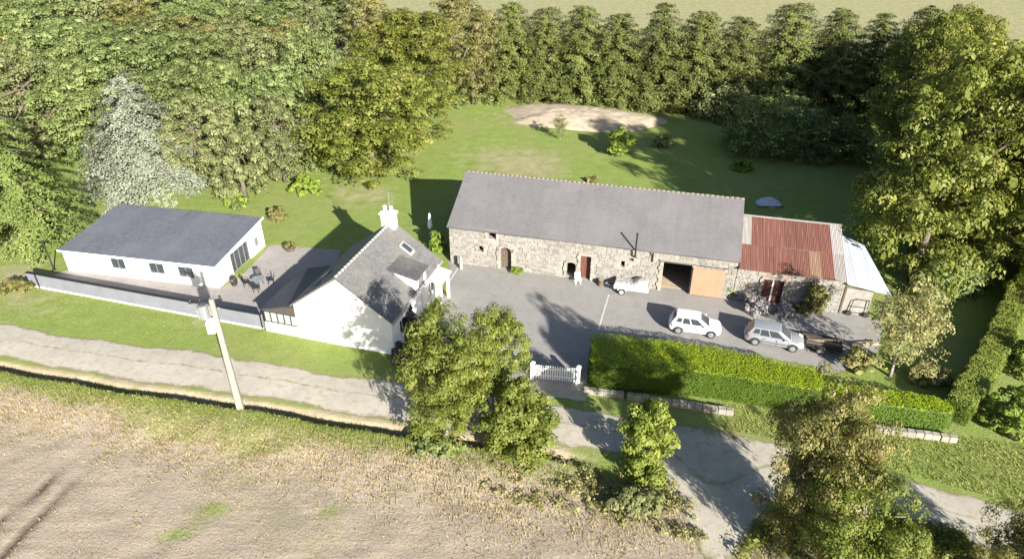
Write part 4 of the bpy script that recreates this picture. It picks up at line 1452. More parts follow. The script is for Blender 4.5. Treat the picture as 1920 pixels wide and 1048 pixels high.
# --- hedges: clipped, rounded boxes of leaves over a twiggy core
def hedge(name, label, path, width, height, seed, mat='leaf_hedge', leaf=0.17, dens=85, group=None, rough=.08, taper=0.0, core='leaf_hedge'):
    pts = [Vector(p) for p in path]
    rng = np.random.default_rng(seed)
    o0 = pts[0]
    o = thing(name, label, 'hedge', (o0.x, o0.y, 0), 0, group)
    Ls = [(pts[i + 1] - pts[i]).length for i in range(len(pts) - 1)]
    tot = sum(Ls)
    hs = height if isinstance(height, (list, tuple)) else (height, height)
    ws = width if isinstance(width, (list, tuple)) else (width, width)
    def at(d):
        for i, l in enumerate(Ls):
            if d <= l or i == len(Ls) - 1:
                f = d / l
                dr = (pts[i + 1] - pts[i]).normalized()
                return pts[i].lerp(pts[i + 1], f) - o0, dr
            d -= l
    # core tube (dark twiggy mass) and surface sampling share one rounded section
    def section(d, k, q):
        f = d / tot
        h = hs[0] + (hs[1] - hs[0]) * f
        w = (ws[0] + (ws[1] - ws[0]) * f) / 2
        end = min(d, tot - d)
        e = min(1, (end / .9)) if end < .9 else 1
        e = math.sqrt(max(0.0, 1 - (1 - e) ** 2)) * .3 + .7
        return w * q * e, h * q * (.93 + .07 * e)
    prof = [(-1, 0), (-1.02, .35), (-1, .72), (-.97, .93), (-.86, 1.0), (-.3, 1.01), (.3, 1.01), (.86, 1.0), (.97, .93), (1, .72), (1.02, .35), (1, 0)]
    mb = MB()
    n = max(4, int(tot / .7))
    for i in range(n + 1):
        d = tot * i / n
        p, dr = at(d)
        sd2 = Vector((-dr.y, dr.x))
        w, h = section(d, 0, .9)
        for (a, b2) in prof:
            q = p + sd2 * (a * w)
            mb.v.append((q.x, q.y, b2 * h))
    m_ = len(prof)
    for i in range(n):
        for j in range(m_ - 1):
            mb.f.append((i * m_ + j, i * m_ + j + 1, (i + 1) * m_ + j + 1, (i + 1) * m_ + j))
    mb.f.append(tuple(range(m_)))
    mb.f.append(tuple(n * m_ + j for j in reversed(range(m_))))
    mb.build('core', core, o)
    seg = []
    acc = 0
    for j in range(m_ - 1):
        l = math.hypot((prof[j + 1][0] - prof[j][0]) * ws[0] / 2, (prof[j + 1][1] - prof[j][1]) * hs[0])
        seg.append(l); acc += l
    seg = np.array(seg)
    cnt = int(acc * tot * dens)
    ds = rng.random(cnt) * tot
    js = rng.choice(m_ - 1, cnt, p=seg / seg.sum())
    fs = rng.random(cnt)
    C, Nn = np.empty((cnt, 3)), np.empty((cnt, 3))
    for i in range(cnt):
        d = float(ds[i])
        p, dr = at(d)
        w, h = section(d, 0, 1.0)
        j = int(js[i]); f = float(fs[i])
        a = prof[j][0] + (prof[j + 1][0] - prof[j][0]) * f
        b2 = prof[j][1] + (prof[j + 1][1] - prof[j][1]) * f
        lump = 1 + rough * (math.sin(d * 2.1 + a * 3) + math.sin(d * 4.7 + b2 * 6 + 1)) * .5
        sx, sy = -dr.y, dr.x
        C[i] = (p.x + sx * a * w * lump, p.y + sy * a * w * lump, b2 * h * (1 + (lump - 1) * .6))
        nz = 1.0 if b2 > .95 else (.75 if b2 > .8 else .15)
        na = 0 if b2 > .99 else a
        Nn[i] = (sx * na * (1.1 - nz), sy * na * (1.1 - nz), nz)
    # end faces
    for dd, sg in ((0, -1), (tot, 1)):
        p, dr = at(dd)
        w, h = section(dd, 0, 1.0)
        k = int(w * 2 * h * dens)
        a = rng.random(k) * 2 - 1
        b2 = rng.random(k)
        E = np.stack([p.x + -dr.y * a * w + dr.x * sg * .1, p.y + dr.x * a * w + dr.y * sg * .1, b2 * h], 1)
        C = np.concatenate([C, E])
        Nn = np.concatenate([Nn, np.tile([dr.x * sg, dr.y * sg, .2], (k, 1))])
    C += rng.normal(size=C.shape) * .045
    Nn = unit(Nn + rng.normal(size=Nn.shape) * .18)
    s = leaf * (.6 + .8 * rng.random(len(C)))
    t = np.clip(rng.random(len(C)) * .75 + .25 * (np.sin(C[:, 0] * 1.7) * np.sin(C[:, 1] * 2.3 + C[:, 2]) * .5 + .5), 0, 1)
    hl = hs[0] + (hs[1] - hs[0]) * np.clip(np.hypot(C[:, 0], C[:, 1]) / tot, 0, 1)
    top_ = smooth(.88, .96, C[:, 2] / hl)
    t = np.clip(t * .5 * (1 - top_) + top_ * (.86 + .14 * t), 0, 1)  # fresh growth paler on top; sides carry some tree shade in their colour
    V, F = leaf_faces(C, Nn, s, rng)
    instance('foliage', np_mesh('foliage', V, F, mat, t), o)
    return o


hp = lambda u, v: (G(u, v).x, G(u, v).y)
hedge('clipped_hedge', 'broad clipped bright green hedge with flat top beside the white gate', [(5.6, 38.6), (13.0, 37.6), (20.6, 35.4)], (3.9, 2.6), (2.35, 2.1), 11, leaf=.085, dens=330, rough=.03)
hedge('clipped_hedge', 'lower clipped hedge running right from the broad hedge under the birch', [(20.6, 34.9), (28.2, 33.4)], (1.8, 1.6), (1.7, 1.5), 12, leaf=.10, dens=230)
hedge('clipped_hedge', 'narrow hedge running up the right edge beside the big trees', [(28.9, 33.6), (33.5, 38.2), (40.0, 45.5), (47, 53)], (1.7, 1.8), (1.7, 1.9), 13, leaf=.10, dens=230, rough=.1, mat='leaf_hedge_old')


# --- low stone edging under the hedges
def edging(label, a, b2, n, h, mats, seed):
    a, b2 = Vector(a), Vector(b2)
    L = (b2 - a).length
    o = thing('low_wall', label, 'wall', (a.x, a.y, 0), math.atan2((b2 - a).y, (b2 - a).x))
    rnd = random.Random(seed)
    MB().box(0, L, .02, .34, 0, h * .8).build('backing', 'mortar', o)
    for i in range(n):
        w = L / n
        instance('stone', rnd.choice(GRAN), o, (w * (i + .5), .17 + rnd.uniform(-.03, .03), h / 2), (0, 0, rnd.uniform(-.06, .06)), (w * .95, .40 * rnd.uniform(.9, 1.1), h * rnd.uniform(.92, 1.1)))
    return o


edging('low grey stone edging at the foot of the broad hedge beside the gate', (4.9, 36.3), (7.6, 35.75), 6, .4, 0, 1)
edging('low pale stone edging along the road below the broad hedge', (7.8, 35.7), (14.6, 34.0), 14, .42, 0, 2)
edging('short pale stone edging below the lower hedge near the right', (23.2, 32.5), (28.0, 31.55), 10, .42, 0, 3)


# ------------------------------------------------------------------ vehicles
def car(name, label, x, y, rz, paint, L=3.95, Wd=1.68, kind='hatch', z=0.016):
    """body shell lofted from sections, cabin with inset glass, wheels with rims, lamps, mirrors, plates"""
    o = thing(name, label, 'car', (x, y, z), rz)
    w = Wd / 2
    # stations: x/L, half width factor, underside, shoulder height
    stn = [(-.5, .80, .42, .68), (-.485, .90, .30, .80), (-.44, .97, .24, .88), (-.30, 1.0, .20, .90), (.0, 1.0, .20, .88), (.20, 1.0, .20, .87), (.30, .99, .20, .84), (.40, .96, .22, .77), (.465, .90, .26, .68), (.495, .78, .34, .58)]
    if kind == 'van':
        stn = [(-.5, .90, .42, .90), (-.49, .96, .30, .95), (-.44, 1.0, .24, .98), (-.30, 1.0, .20, .98), (.0, 1.0, .20, .96), (.20, 1.0, .20, .95), (.32, .99, .20, .92), (.42, .96, .22, .84), (.475, .90, .26, .74), (.495, .80, .34, .60)]
    V, F = [], []
    ring = 10
    for fx, fw, zb, zs in stn:
        hw = w * fw
        zm = zb + (zs - zb) * .55
        sec = [(-hw * .86, zb), (-hw * .97, zb + .10), (-hw, zm), (-hw * .96, zs - .06), (-hw * .84, zs), (hw * .84, zs), (hw * .96, zs - .06), (hw, zm), (hw * .97, zb + .10), (hw * .86, zb)]
        V += [(fx * L, a, b2) for a, b2 in sec]
    for i in range(len(stn) - 1):
        for j in range(ring):
            F.append((i * ring + j, i * ring + (j + 1) % ring, (i + 1) * ring + (j + 1) % ring, (i + 1) * ring + j))
    F.append(tuple(range(ring)))
    F.append(tuple((len(stn) - 1) * ring + j for j in reversed(range(ring))))
    body = MB().add(V, F).build('body', paint, o, smooth=True)
    # cabin
    if kind == 'hatch':
        b0, b1, t0, t1, zt, zb = -.475, .285, -.375, .075, 1.47, .84
    else:
        b0, b1, t0, t1, zt, zb = -.492, .30, -.468, .14, 1.74, .92
    hb, ht = w * .93, w * .74
    if kind == 'van':
        ht = w * .84
    bot = [(b0 * L, -hb, zb), (b1 * L, -hb * .93, zb), (b1 * L, hb * .93, zb), (b0 * L, hb, zb)]
    top = [(t0 * L, -ht, zt), (t1 * L, -ht * .95, zt - .02), (t1 * L, ht * .95, zt - .02), (t0 * L, ht, zt)]
    cab = MB().hexa(bot, top).build('cabin', paint, o, smooth=True, bevel=.07, seg=3)
    def quad_on(c4, u0, u1, v0, v1, off):
        a, b2, c, d2 = map(Vector, c4)
        f = lambda u, v: a.lerp(b2, u).lerp(d2.lerp(c, u), v)
        nrm = (b2 - a).cross(d2 - a).normalized()
        cen = (a + b2 + c + d2) / 4
        if nrm.dot(cen - Vector((0, 0, 1.0))) < 0:
            nrm = -nrm
        P = [f(u0, v0), f(u1, v0), f(u1, v1), f(u0, v1)]
        return [tuple(p - nrm * .01) for p in P], [tuple(p + nrm * off) for p in P]
    def pane(nm, c4, u0, u1, v0, v1):
        bq, tq = quad_on(c4, u0, u1, v0, v1, .006)
        MB().hexa(bq, tq).build(nm, 'glass', o)
    pane('windscreen', (bot[1], bot[2], top[2], top[1]), .08, .92, .10, .93)
    pane('rear_window', (bot[3], bot[0], top[0], top[3]), .12, .88, .30, .92)
    for s4 in ((bot[0], bot[1], top[1], top[0]), (bot[3], bot[2], top[2], top[3])):
        if kind == 'hatch':
            pane('side_window', s4, .10, .27, .30, .88)
            pane('side_window', s4, .30, .53, .16, .90)
            pane('side_window', s4, .56, .86, .14, .90)
        else:
            pane('side_window', s4, .62, .90, .16, .88)
    # wheels
    wm = MB().tube([(0, -.09, 0), (0, -.085, 0), (0, .085, 0), (0, .09, 0)], [.24, .31, .31, .24], 20).mesh('wheel', 'tyre')
    rm = MB().tube([(0, -.012, 0), (0, .0, 0), (0, .012, 0)], [.20, .205, .16], 14).mesh('rim', 'grey_metal')
    am = MB()
    for k in range(12):
        a0, a1 = math.pi * k / 12, math.pi * (k + 1) / 12
        am.add([(.31 * math.cos(a0), 0, .31 * math.sin(a0)), (.39 * math.cos(a0), 0, .39 * math.sin(a0)), (.39 * math.cos(a1), 0, .39 * math.sin(a1)), (.31 * math.cos(a1), 0, .31 * math.sin(a1))], [(0, 1, 2, 3)])
        am.add([(.31 * math.cos(a0), .012, .31 * math.sin(a0)), (.39 * math.cos(a0), .012, .39 * math.sin(a0)), (.39 * math.cos(a1), .012, .39 * math.sin(a1)), (.31 * math.cos(a1), .012, .31 * math.sin(a1))], [(3, 2, 1, 0)])
    arch = am.mesh('wheel_arch', 'black_plastic')
    for fx in (-.31, .315):
        for sg in (-1, 1):
            wh = instance('wheel', wm, o, (fx * L, sg * (w - .075), .31))
            instance('rim', rm, wh, (0, sg * .092, 0), (0, 0, 0 if sg > 0 else math.pi))
            instance('wheel_arch', arch, o, (fx * L, sg * (w + .004) - (.012 if sg > 0 else 0), .32))
    for sg in (-1, 1):
        for hx in (-.20, .04, .235):
            MB().box(hx * L - .008, hx * L + .008, sg * (w + .002) - .004, sg * (w + .002) + .004, .34, .80).build('door_gap', 'black_plastic', o)
        MB().box(-.24 * L, .24 * L, sg * (w + .004) - .006, sg * (w + .004) + .006, .50, .55).build('side_moulding', 'black_plastic', o)
    # lamps, bumpers, mirrors, plates, handles
    for sg in (-1, 1):
        MB().hexa([(.43 * L, sg * w * .58, .60), (.43 * L, sg * w * .88, .58), (.485 * L, sg * w * .80, .55), (.492 * L, sg * w * .52, .56)],
                  [(.41 * L, sg * w * .58, .775), (.41 * L, sg * w * .90, .75), (.468 * L, sg * w * .84, .69), (.478 * L, sg * w * .54, .69)]).build('headlight', 'clear_lamp', o)
        MB().hexa([(-.485 * L, sg * w * .72, .62), (-.45 * L, sg * w * .965, .62), (-.43 * L, sg * w * .985, .62), (-.495 * L, sg * w * .70, .62)],
                  [(-.475 * L, sg * w * .74, .86), (-.45 * L, sg * w * .955, .86), (-.43 * L, sg * w * .965, .86), (-.488 * L, sg * w * .72, .86)]).build('tail_light', 'red_lamp', o)
        MB().box(.175 * L, .175 * L + .12, sg * (w + .08) - .07, sg * (w + .08) + .07, .92, 1.04).build('mirror', paint, o, bevel=.02)
        for hx in (.02, -.18):
            MB().box(hx * L, hx * L + .16, sg * (w + .006) - .012, sg * (w + .006) + .012, .74, .775).build('door_handle', 'black_plastic', o)
    MB().box(.478 * L, .502 * L, -w * .7, w * .7, .36, .46).build('grille', 'black_plastic', o)
    MB().box(-.508 * L, -.495 * L, -.26, .26, .48, .59).build('number_plate', 'white_paint', o)
    MB().box(.497 * L, .508 * L, -.26, .26, .37, .48).build('number_plate', 'white_paint', o)
    return o


p = G(1303, 624)
car('car', 'white hatchback parked on the yard near the hedge, facing right', p.x, p.y + .35, R(-14), 'car_white')
p = G(1452, 648)
car('car', 'silver-white estate car parked between the hatchback and the dark trailer', p.x, p.y + .4, R(-19), 'car_silver', L=4.3, Wd=1.74)


def box_trailer():
    p = G(1185, 550)
    o = thing('utility_trailer', 'low pale utility trailer with tarpaulin-covered load parked against the stone barn wall', 'trailer', (p.x, p.y + .4, .016), R(-15))
    MB().box(-1.45, 1.45, -.72, .72, .42, .48).build('bed', 'car_cream', o)
    for y in (-.72, .69):
        MB().box(-1.45, 1.45, y, y + .03, .481, .84).build('side_board', 'car_cream', o)
    for x in (-1.449, 1.42):
        MB().box(x, x + .029, -.69, .69, .481, .82).build('end_board', 'car_cream', o)
    wm = MB().tube([(0, -.07, 0), (0, -.065, 0), (0, .065, 0), (0, .07, 0)], [.2, .28, .28, .2], 16).mesh('wheel', 'tyre')
    rm = MB().tube([(0, -.01, 0), (0, .01, 0)], [.16, .14], 12).mesh('rim', 'white_paint')
    for sg in (-1, 1):
        w_ = instance('wheel', wm, o, (-.75, sg * .85, .28))
        instance('rim', rm, w_, (0, sg * .075, 0))
        MB().tube([(-1.12, sg * .85, .42), (-.98, sg * .85, .62), (-.52, sg * .85, .62), (-.38, sg * .85, .42)], .05, 5).build('mudguard', 'white_paint', o)
    MB().tube([(-1.45, -.45, .44), (-2.35, 0, .42)], .035, 6).tube([(-1.45, .45, .44), (-2.35, 0, .42)], .035, 6).build('drawbar', 'grey_metal', o)
    MB().tube([(-2.25, 0, .0), (-2.25, 0, .62)], .03, 6).build('jockey_stand', 'dark_metal', o)
    MB().box(1.46, 1.50, -.68, -.50, .5, .58).build('tail_light', 'red_lamp', o)
    MB().box(1.46, 1.50, .50, .68, .5, .58).build('tail_light', 'red_lamp', o)
    # the load: a lumpy tarpaulin higher at the tail end
    n, m_ = 22, 9
    rnd = random.Random(12)
    V, F = [], []
    for i in range(n + 1):
        for j in range(m_ + 1):
            u, v = i / n, j / m_
            h = (.36 * smooth(.45, .75, u) * (1 - .25 * smooth(.93, 1, u)) + .18) * (1 - abs(2 * v - 1) ** 4) + rnd.uniform(-.03, .03)
            V.append((-1.38 + 2.76 * u, -.66 + 1.32 * v, .80 + float(h)))
    for i in range(n):
        for j in range(m_):
            k = i * (m_ + 1) + j
            F.append((k, k + m_ + 1, k + m_ + 2, k + 1))
    me = bpy.data.meshes.new('tarpaulin')
    me.from_pydata(V, [], F)
    me.materials.append(M['tarp_pale'])
    t_ = link(bpy.data.objects.new('tarpaulin', me))
    t_.location = o.location
    t_.rotation_euler = o.rotation_euler
    tag(t_, 'creased pale tarpaulin over the load of the trailer by the barn', 'tarpaulin')


box_trailer()


def trailer():
    p = G(1540, 652)
    o = thing('flat_trailer', 'low dark flatbed trailer with drawbar right of the silver car', 'trailer', (p.x, p.y, .016), R(-20))
    bed = MB()
    MB().box(-1.5, 1.3, -.75, .75, .48, .54).build('bed', 'wood', o)
    f = MB().box(-1.52, 1.32, -.78, -.70, .40, .62).box(-1.52, 1.32, .70, .78, .40, .62).box(-1.52, -1.46, -.70, .70, .40, .62).box(1.26, 1.32, -.70, .70, .40, .62)
    f.build('frame', 'dark_metal', o)
    MB().tube([(1.3, -.5, .44), (2.5, 0, .42)], .04, 6).tube([(1.3, .5, .44), (2.5, 0, .42)], .04, 6).tube([(2.45, 0, .02), (2.45, 0, .6)], .03, 6).build('drawbar', 'dark_metal', o)
    wm = MB().tube([(0, -.07, 0), (0, -.065, 0), (0, .065, 0), (0, .07, 0)], [.2, .27, .27, .2], 16).mesh('wheel', 'tyre')
    rm = MB().tube([(0, -.01, 0), (0, .01, 0)], [.15, .13], 12).mesh('rim', 'grey_metal')
    for sg in (-1, 1):
        w_ = instance('wheel', wm, o, (-.2, sg * .88, .27))
        instance('rim', rm, w_, (0, sg * .075, 0))
        MB().tube([(-.55, sg * .88, .42), (-.4, sg * .88, .58), (0, sg * .88, .58), (.15, sg * .88, .42)], .05, 5).build('mudguard', 'dark_metal', o)
    # loose timbers lying on it
    rnd = random.Random(4)
    for i, (yy, rr, m_) in enumerate(((-.45, .06, 'wood'), (-.1, -.1, 'wood_pale'), (.3, .12, 'wood'), (.05, .3, 'wood'))):
        t_ = MB().box(-1.2, 1.25, -.07, .07, -.05, .05).build('timber_beam', m_)
        t_.location = (p.x, p.y, .63 + .11 * (i == 3))
        v = Vector((0, yy, 0)); v.rotate(Matrix.Rotation(R(-20), 3, 'Z'))
        t_.location.x += v.x; t_.location.y += v.y
        t_.rotation_euler = (0, 0, R(-20) + rr)
        tag(t_, ['dark timber beam along the near edge of the flat trailer', 'pale timber beam lying in the middle of the flat trailer', 'dark timber beam along the far edge of the flat trailer', 'top timber beam lying askew across the others on the trailer'][i], 'beam', 'timber beams on the trailer')


trailer()


# ------------------------------------------------------------------ smaller things
def at_barn(x, y, z=0.0):
    c, s_ = math.cos(BARN_ANG), math.sin(BARN_ANG)
    return (-5.64 + x * c - y * s_, 54.64 + x * s_ + y * c, z)


def timber_pile():
    p = G(1622, 648)
    rnd = random.Random(6)
    labels = ['pale plank at the bottom of the small timber pile by the birch', 'middle plank of the small timber pile by the birch', 'topmost plank of the small timber pile by the birch']
    for i in range(3):
        o = MB().box(-1.1, 1.1, -.16, .16, 0, .07).build('plank', 'wood_pale')
        o.location = (p.x + rnd.uniform(-.15, .15), p.y + rnd.uniform(-.1, .1), .03 + .074 * i)
        o.rotation_euler = (0, 0, R(8) + rnd.uniform(-.2, .2))
        tag(o, labels[i], 'plank', 'planks in the pile by the birch')


timber_pile()


def hand_cart():
    p = G(1600, 585)
    o = thing('hand_cart', 'dark tubular hand cart standing before the shed end', 'cart', (p.x, p.y, .016), R(-15))
    f = MB()
    for sg in (-.55, .55):
        f.tube([(-.5, sg, .25), (-.4, sg, 1.35), (-.1, sg, 1.55), (.75, sg, 1.5)], .035, 6)
        f.tube([(-.5, sg, .25), (.8, sg, .3), (.75, sg, 1.5)], .035, 6)
    for x, z in ((-.4, 1.35), (.75, 1.5), (-.5, .25), (.8, .3)):
        f.tube([(x, -.55, z), (x, .55, z)], .03, 6)
    f.tube([(-.45, -.55, .8), (.77, -.55, .85)], .03, 6)
    f.build('frame', 'dark_metal', o)
    wm = MB().tube([(0, -.05, 0), (0, .05, 0)], [.22, .22], 14).mesh('wheel', 'tyre')
    for x in (-.5, .8):
        for sg in (-.62, .62):
            instance('wheel', wm, o, (x, sg, .22))


hand_cart()


def cable_drum():
    p = G(1573, 582)
    o = thing('cable_drum', 'round wooden cable drum leaning beside the hand cart', 'drum', (p.x, p.y + .3, .55), R(-10))
    for y in (-.25, .25):
        d = MB().tube([(0, y - .03, 0), (0, y + .03, 0)], .52, 20).build('disc', 'wood', o)
    MB().tube([(0, -.22, 0), (0, .22, 0)], .2, 14).build('hub', 'wood_pale', o)


cable_drum()


def garden_chair(label, loc, rz, mat, group, name='garden_chair', z=0.0):
    o = thing(name, label, 'chair', loc, rz, group)
    MB().box(-.24, .24, -.24, .24, .42, .46).build('seat', mat, o, bevel=.01)
    b_ = MB().hexa([(-.24, .22, .46), (.24, .22, .46), (.24, .26, .46), (-.24, .26, .46)], [(-.23, .34, .95), (.23, .34, .95), (.23, .38, .95), (-.23, .38, .95)])
    b_.build('backrest', mat, o)
    for x in (-.21, .21):
        for y in (-.21, .21):
            MB().tube([(x, y, 0), (x * .98, y * .98, .42)], .022, 6).build('leg', mat, o)
        MB().tube([(x, -.2, .42), (x, -.2, .64), (x, .26, .66)], .018, 5).build('armrest', mat, o)
    return o


def terrace_set():
    c = G(487, 536)
    o = thing('garden_table', 'round dark garden table on the terrace', 'table', (c.x, c.y, .05))
    MB().tube([(0, 0, .70), (0, 0, .73)], .55, 20).build('table_top', 'grey_metal', o)
    for k in range(4):
        a = k * math.pi / 2 + .4
        MB().tube([(.4 * math.cos(a), .4 * math.sin(a), 0), (.25 * math.cos(a), .25 * math.sin(a), .70)], .02, 6).build('leg', 'dark_metal', o)
    for k, (a, lab) in enumerate(((0.3, 'dark garden chair on the house side of the terrace table'), (1.9, 'dark garden chair behind the terrace table'), (3.3, 'dark garden chair on the bungalow side of the terrace table'), (4.8, 'dark garden chair on the road side of the terrace table'))):
        garden_chair(lab, (c.x + 1.0 * math.cos(a), c.y + 1.0 * math.sin(a), .05), a - math.pi / 2, 'dark_metal', 'chairs round the terrace table')


terrace_set()


def planter(label, u, v, r, h, mat='terracotta', leafm='leaf_oak', seed=1):
    p = G(u, v)
    o = thing('planter', label, 'planter', (p.x, p.y, .05))
    MB().tube([(0, 0, 0), (0, 0, h * .8), (0, 0, h)], [r * .75, r, r * 1.08], 14).build('pot', mat, o)
    instance('plant', shrub_mesh('plant', leafm, r * 1.1, r * 1.1, .5, seed, clumps=14, per=30, leaf=.13, clump_r=.16), o, (0, 0, h * .9))
    return o


planter('wide round planter on the far edge of the terrace', 545, 470, .55, .4, 'wood', 'leaf_brown', 3)
planter('small dark pot by the glazed door of the bungalow', 440, 535, .3, .3, 'black_plastic', 'leaf_purple', 4)

# bits along the barn wall
def stump(label, u, v, r, h, mat='wood', name='log_stump'):
    p = G(u, v)
    o = thing(name, label, 'stump', (p.x, p.y, .016))
    MB().tube([(0, 0, 0), (0, 0, h * .3), (.02, 0, h)], [r * 1.15, r, r * .95], 12).build('log', mat, o)
    MB().tube([(.02, 0, h + .001), (.02, 0, h + .015)], r * .8, 12).build('cut_face', 'wood_pale', o)


stump('dark log stump on the yard beside the trailer at the barn wall', 1126, 535, .26, .55)
q = at_barn(11.95, -.75)
garden_chair('white garden chair beside the red barn door', (q[0], q[1], .016), BARN_ANG + R(20), 'white_paint', None)
q = at_barn(1.3, -.9)
o = thing('stone_post', 'short pale stone post at the left end of the barn', 'post', (q[0], q[1], 0), .3)
MB().hexa([(-.14, -.14, 0), (.14, -.14, 0), (.14, .14, 0), (-.14, .14, 0)], [(-.11, -.11, 1.15), (.11, -.11, 1.15), (.11, .11, 1.15), (-.11, .11, 1.15)]).build('shaft', 'granite', o, bevel=.02)
MB().hexa([(-.15, -.15, 1.152), (.15, -.15, 1.152), (.15, .15, 1.152), (-.15, .15, 1.152)], [(-.03, -.03, 1.3), (.03, -.03, 1.3), (.03, .03, 1.3), (-.03, .03, 1.3)]).build('cap', 'granite', o)

q = G(808, 445)
o = thing('folded_parasol', 'folded white parasol standing between house and barn', 'parasol', (q.x, q.y, 0))
MB().tube([(0, 0, .06), (0, 0, 2.6)], .03, 8).build('pole', 'grey_metal', o)
MB().tube([(0, 0, 1.0), (0, 0, 1.2), (0, 0, 1.8), (0, 0, 2.5), (0, 0, 2.62)], [.20, .26, .20, .08, .02], 10).build('canopy', 'white_paint', o)
MB().tube([(0, 0, 0), (0, 0, .06)], .35, 14).build('base', 'concrete', o)


def tarp():
    p = G(1440, 382)
    o = thing('tarpaulin_heap', 'pale blue tarpaulin heaped on the shaded grass behind the shed', 'tarpaulin', (p.x, p.y, 0))
    rnd = random.Random(9)
    n, m_ = 16, 6
    V, F = [(0, 0, .75)], []
    for j in range(1, m_ + 1):
        f = j / m_
        for i in range(n):
            a = 2 * math.pi * i / n
            V.append((1.3 * f * math.cos(a) * rnd.uniform(.85, 1.15), 1.1 * f * math.sin(a) * rnd.uniform(.85, 1.15), .75 * (1 - f ** 1.6) * rnd.uniform(.7, 1.2) + .01))
    F = [(0, 1 + i, 1 + (i + 1) % n) for i in range(n)]
    for j in range(m_ - 1):
        for i in range(n):
            k = 1 + j * n
            F.append((k + i, k + n + i, k + n + (i + 1) % n, k + (i + 1) % n))
    MB().add(V, F).build('sheet', 'tarp_blue', o)
    MB().tube([(-1.4, -1.0, .12), (1.3, -1.1, .12)], .06, 6).build('weight_pole', 'wood', o)


tarp()

# pale joints in the yard paving
def joint(name, label, a, b2, w):
    a, b2 = Vector(a), Vector(b2)
    d = (b2 - a).normalized()
    n = Vector((-d.y, d.x)) * w / 2
    mb = MB()
    k = 14
    rnd = random.Random(3)
    top = []
    for i in range(k + 1):
        p_ = a.lerp(b2, i / k) + n * rnd.uniform(-.3, .3)
        top.append((p_ - n, p_ + n))
    for i in range(k):
        (p0, p1), (q0, q1) = top[i], top[i + 1]
        mb.add([(p0.x, p0.y, .021), (q0.x, q0.y, .021), (q1.x, q1.y, .021), (p1.x, p1.y, .021)], [(0, 1, 2, 3)])
    o = raw(mb, name, 'joint_pale', None)
    return tag(o, kind='structure')


joint('paving_joint', '', g2(1142, 552), g2(1122, 618), .14)
joint('paving_joint', '', g2(868, 490), g2(838, 535), .14)

# ------------------------------------------------------------------ trees
variant('wood_a', 'leaf_wood', 'broad', 11, 4.3, 21, lobes=10, clumps=165, per=135, leaf=.19, clump_r=.68, base=.04)
variant('wood_b', 'leaf_wood', 'broad', 12, 4.6, 22, lobes=12, clumps=170, per=135, leaf=.19, clump_r=.68, base=.04)
variant('wood_c', 'leaf_grey', 'broad', 10, 4.2, 23, lobes=9, clumps=165, per=135, leaf=.18, clump_r=.62, base=.0)
variant('oak_a', 'leaf_oak', 'broad', 14, 6.6, 24, lobes=18, clumps=310, per=165, leaf=.19, clump_r=.78, base=.02)
variant('oak_b', 'leaf_oak', 'broad', 15, 6.5, 25, lobes=19, clumps=310, per=165, leaf=.19, clump_r=.78, base=.03)
variant('brown_a', 'leaf_brown', 'broad', 12, 4.5, 26, lobes=11, clumps=170, per=135, leaf=.19, clump_r=.64, base=.02)
variant('thuja_a', 'leaf_thuja', 'conifer', 13, 4.3, 31, tiers=20, spokes=19, per=115, leaf=.27, power=.40, droop=.12, jitter=.24)
variant('thuja_b', 'leaf_thuja', 'conifer', 13, 4.3, 32, tiers=19, spokes=20, per=115, leaf=.27, power=.35, droop=.10, jitter=.26)
variant('thuja_c', 'leaf_thuja', 'conifer', 13, 4.3, 36, tiers=19, spokes=19, per=115, leaf=.27, power=.44, droop=.14, jitter=.28)
variant('fir_a', 'leaf_fir', 'conifer', 13, 5.2, 33, tiers=11, spokes=12, per=210, leaf=.22, power=.75, droop=.40, thick=.5)
variant('blue', 'leaf_blue', 'conifer', 9.5, 4.6, 34, tiers=13, spokes=16, per=170, leaf=.20, power=.66, droop=.22)
variant('birch', 'leaf_birch', 'broad', 8, 3.0, 35, bark='bark_pale', lobes=10, clumps=150, per=70, leaf=.13, clump_r=.52, base=.10, trunk_r=.11)
variant('fore_a', 'leaf_fore', 'broad', 7, 3.1, 41, lobes=12, clumps=230, per=190, leaf=.10, clump_r=.46, base=.06, trunk_r=.12, bark='bark_pale')
variant('fore_b', 'leaf_fore', 'broad', 4, 1.9, 42, lobes=8, clumps=130, per=120, leaf=.12, clump_r=.38, base=.0, trunk_r=.08, skirt=.25)
variant('fore_c', 'leaf_brown', 'broad', 6.5, 3.6, 43, lobes=13, clumps=300, per=200, leaf=.085, clump_r=.46, base=.03, trunk_r=.14, skirt=.2)
variant('fore_d', 'leaf_fore', 'broad', 4.2, 1.35, 44, lobes=8, clumps=130, per=120, leaf=.12, clump_r=.34, base=.0, trunk_r=.07, skirt=.35)
variant('young', 'leaf_bright', 'broad', 3.2, 1.5, 45, lobes=6, clumps=75, per=80, leaf=.15, clump_r=.36, base=.02, trunk_r=.06, skirt=.2)

rw_ = random.Random(77)
# big broadleaves behind the house
tree_px('oak_a', 'broadleaf_tree', 'big round olive-green tree at the lawn edge behind the house', 'tree', 702, 330, 105, 285, .4)
tree_px('oak_b', 'broadleaf_tree', 'tall olive-green tree behind the big round one, left of the conifer row', 'tree', 785, 255, 15, 250, 1.9)
tree_px('brown_a', 'broadleaf_tree', 'brownish broadleaf tree touching the left end of the conifer row', 'tree', 888, 195, 0, 130, .9)
tree_px('wood_a', 'broadleaf_tree', 'pale green tree on the left of the big round tree behind a dark gap', 'tree', 612, 270, 30, 130, 2.4)
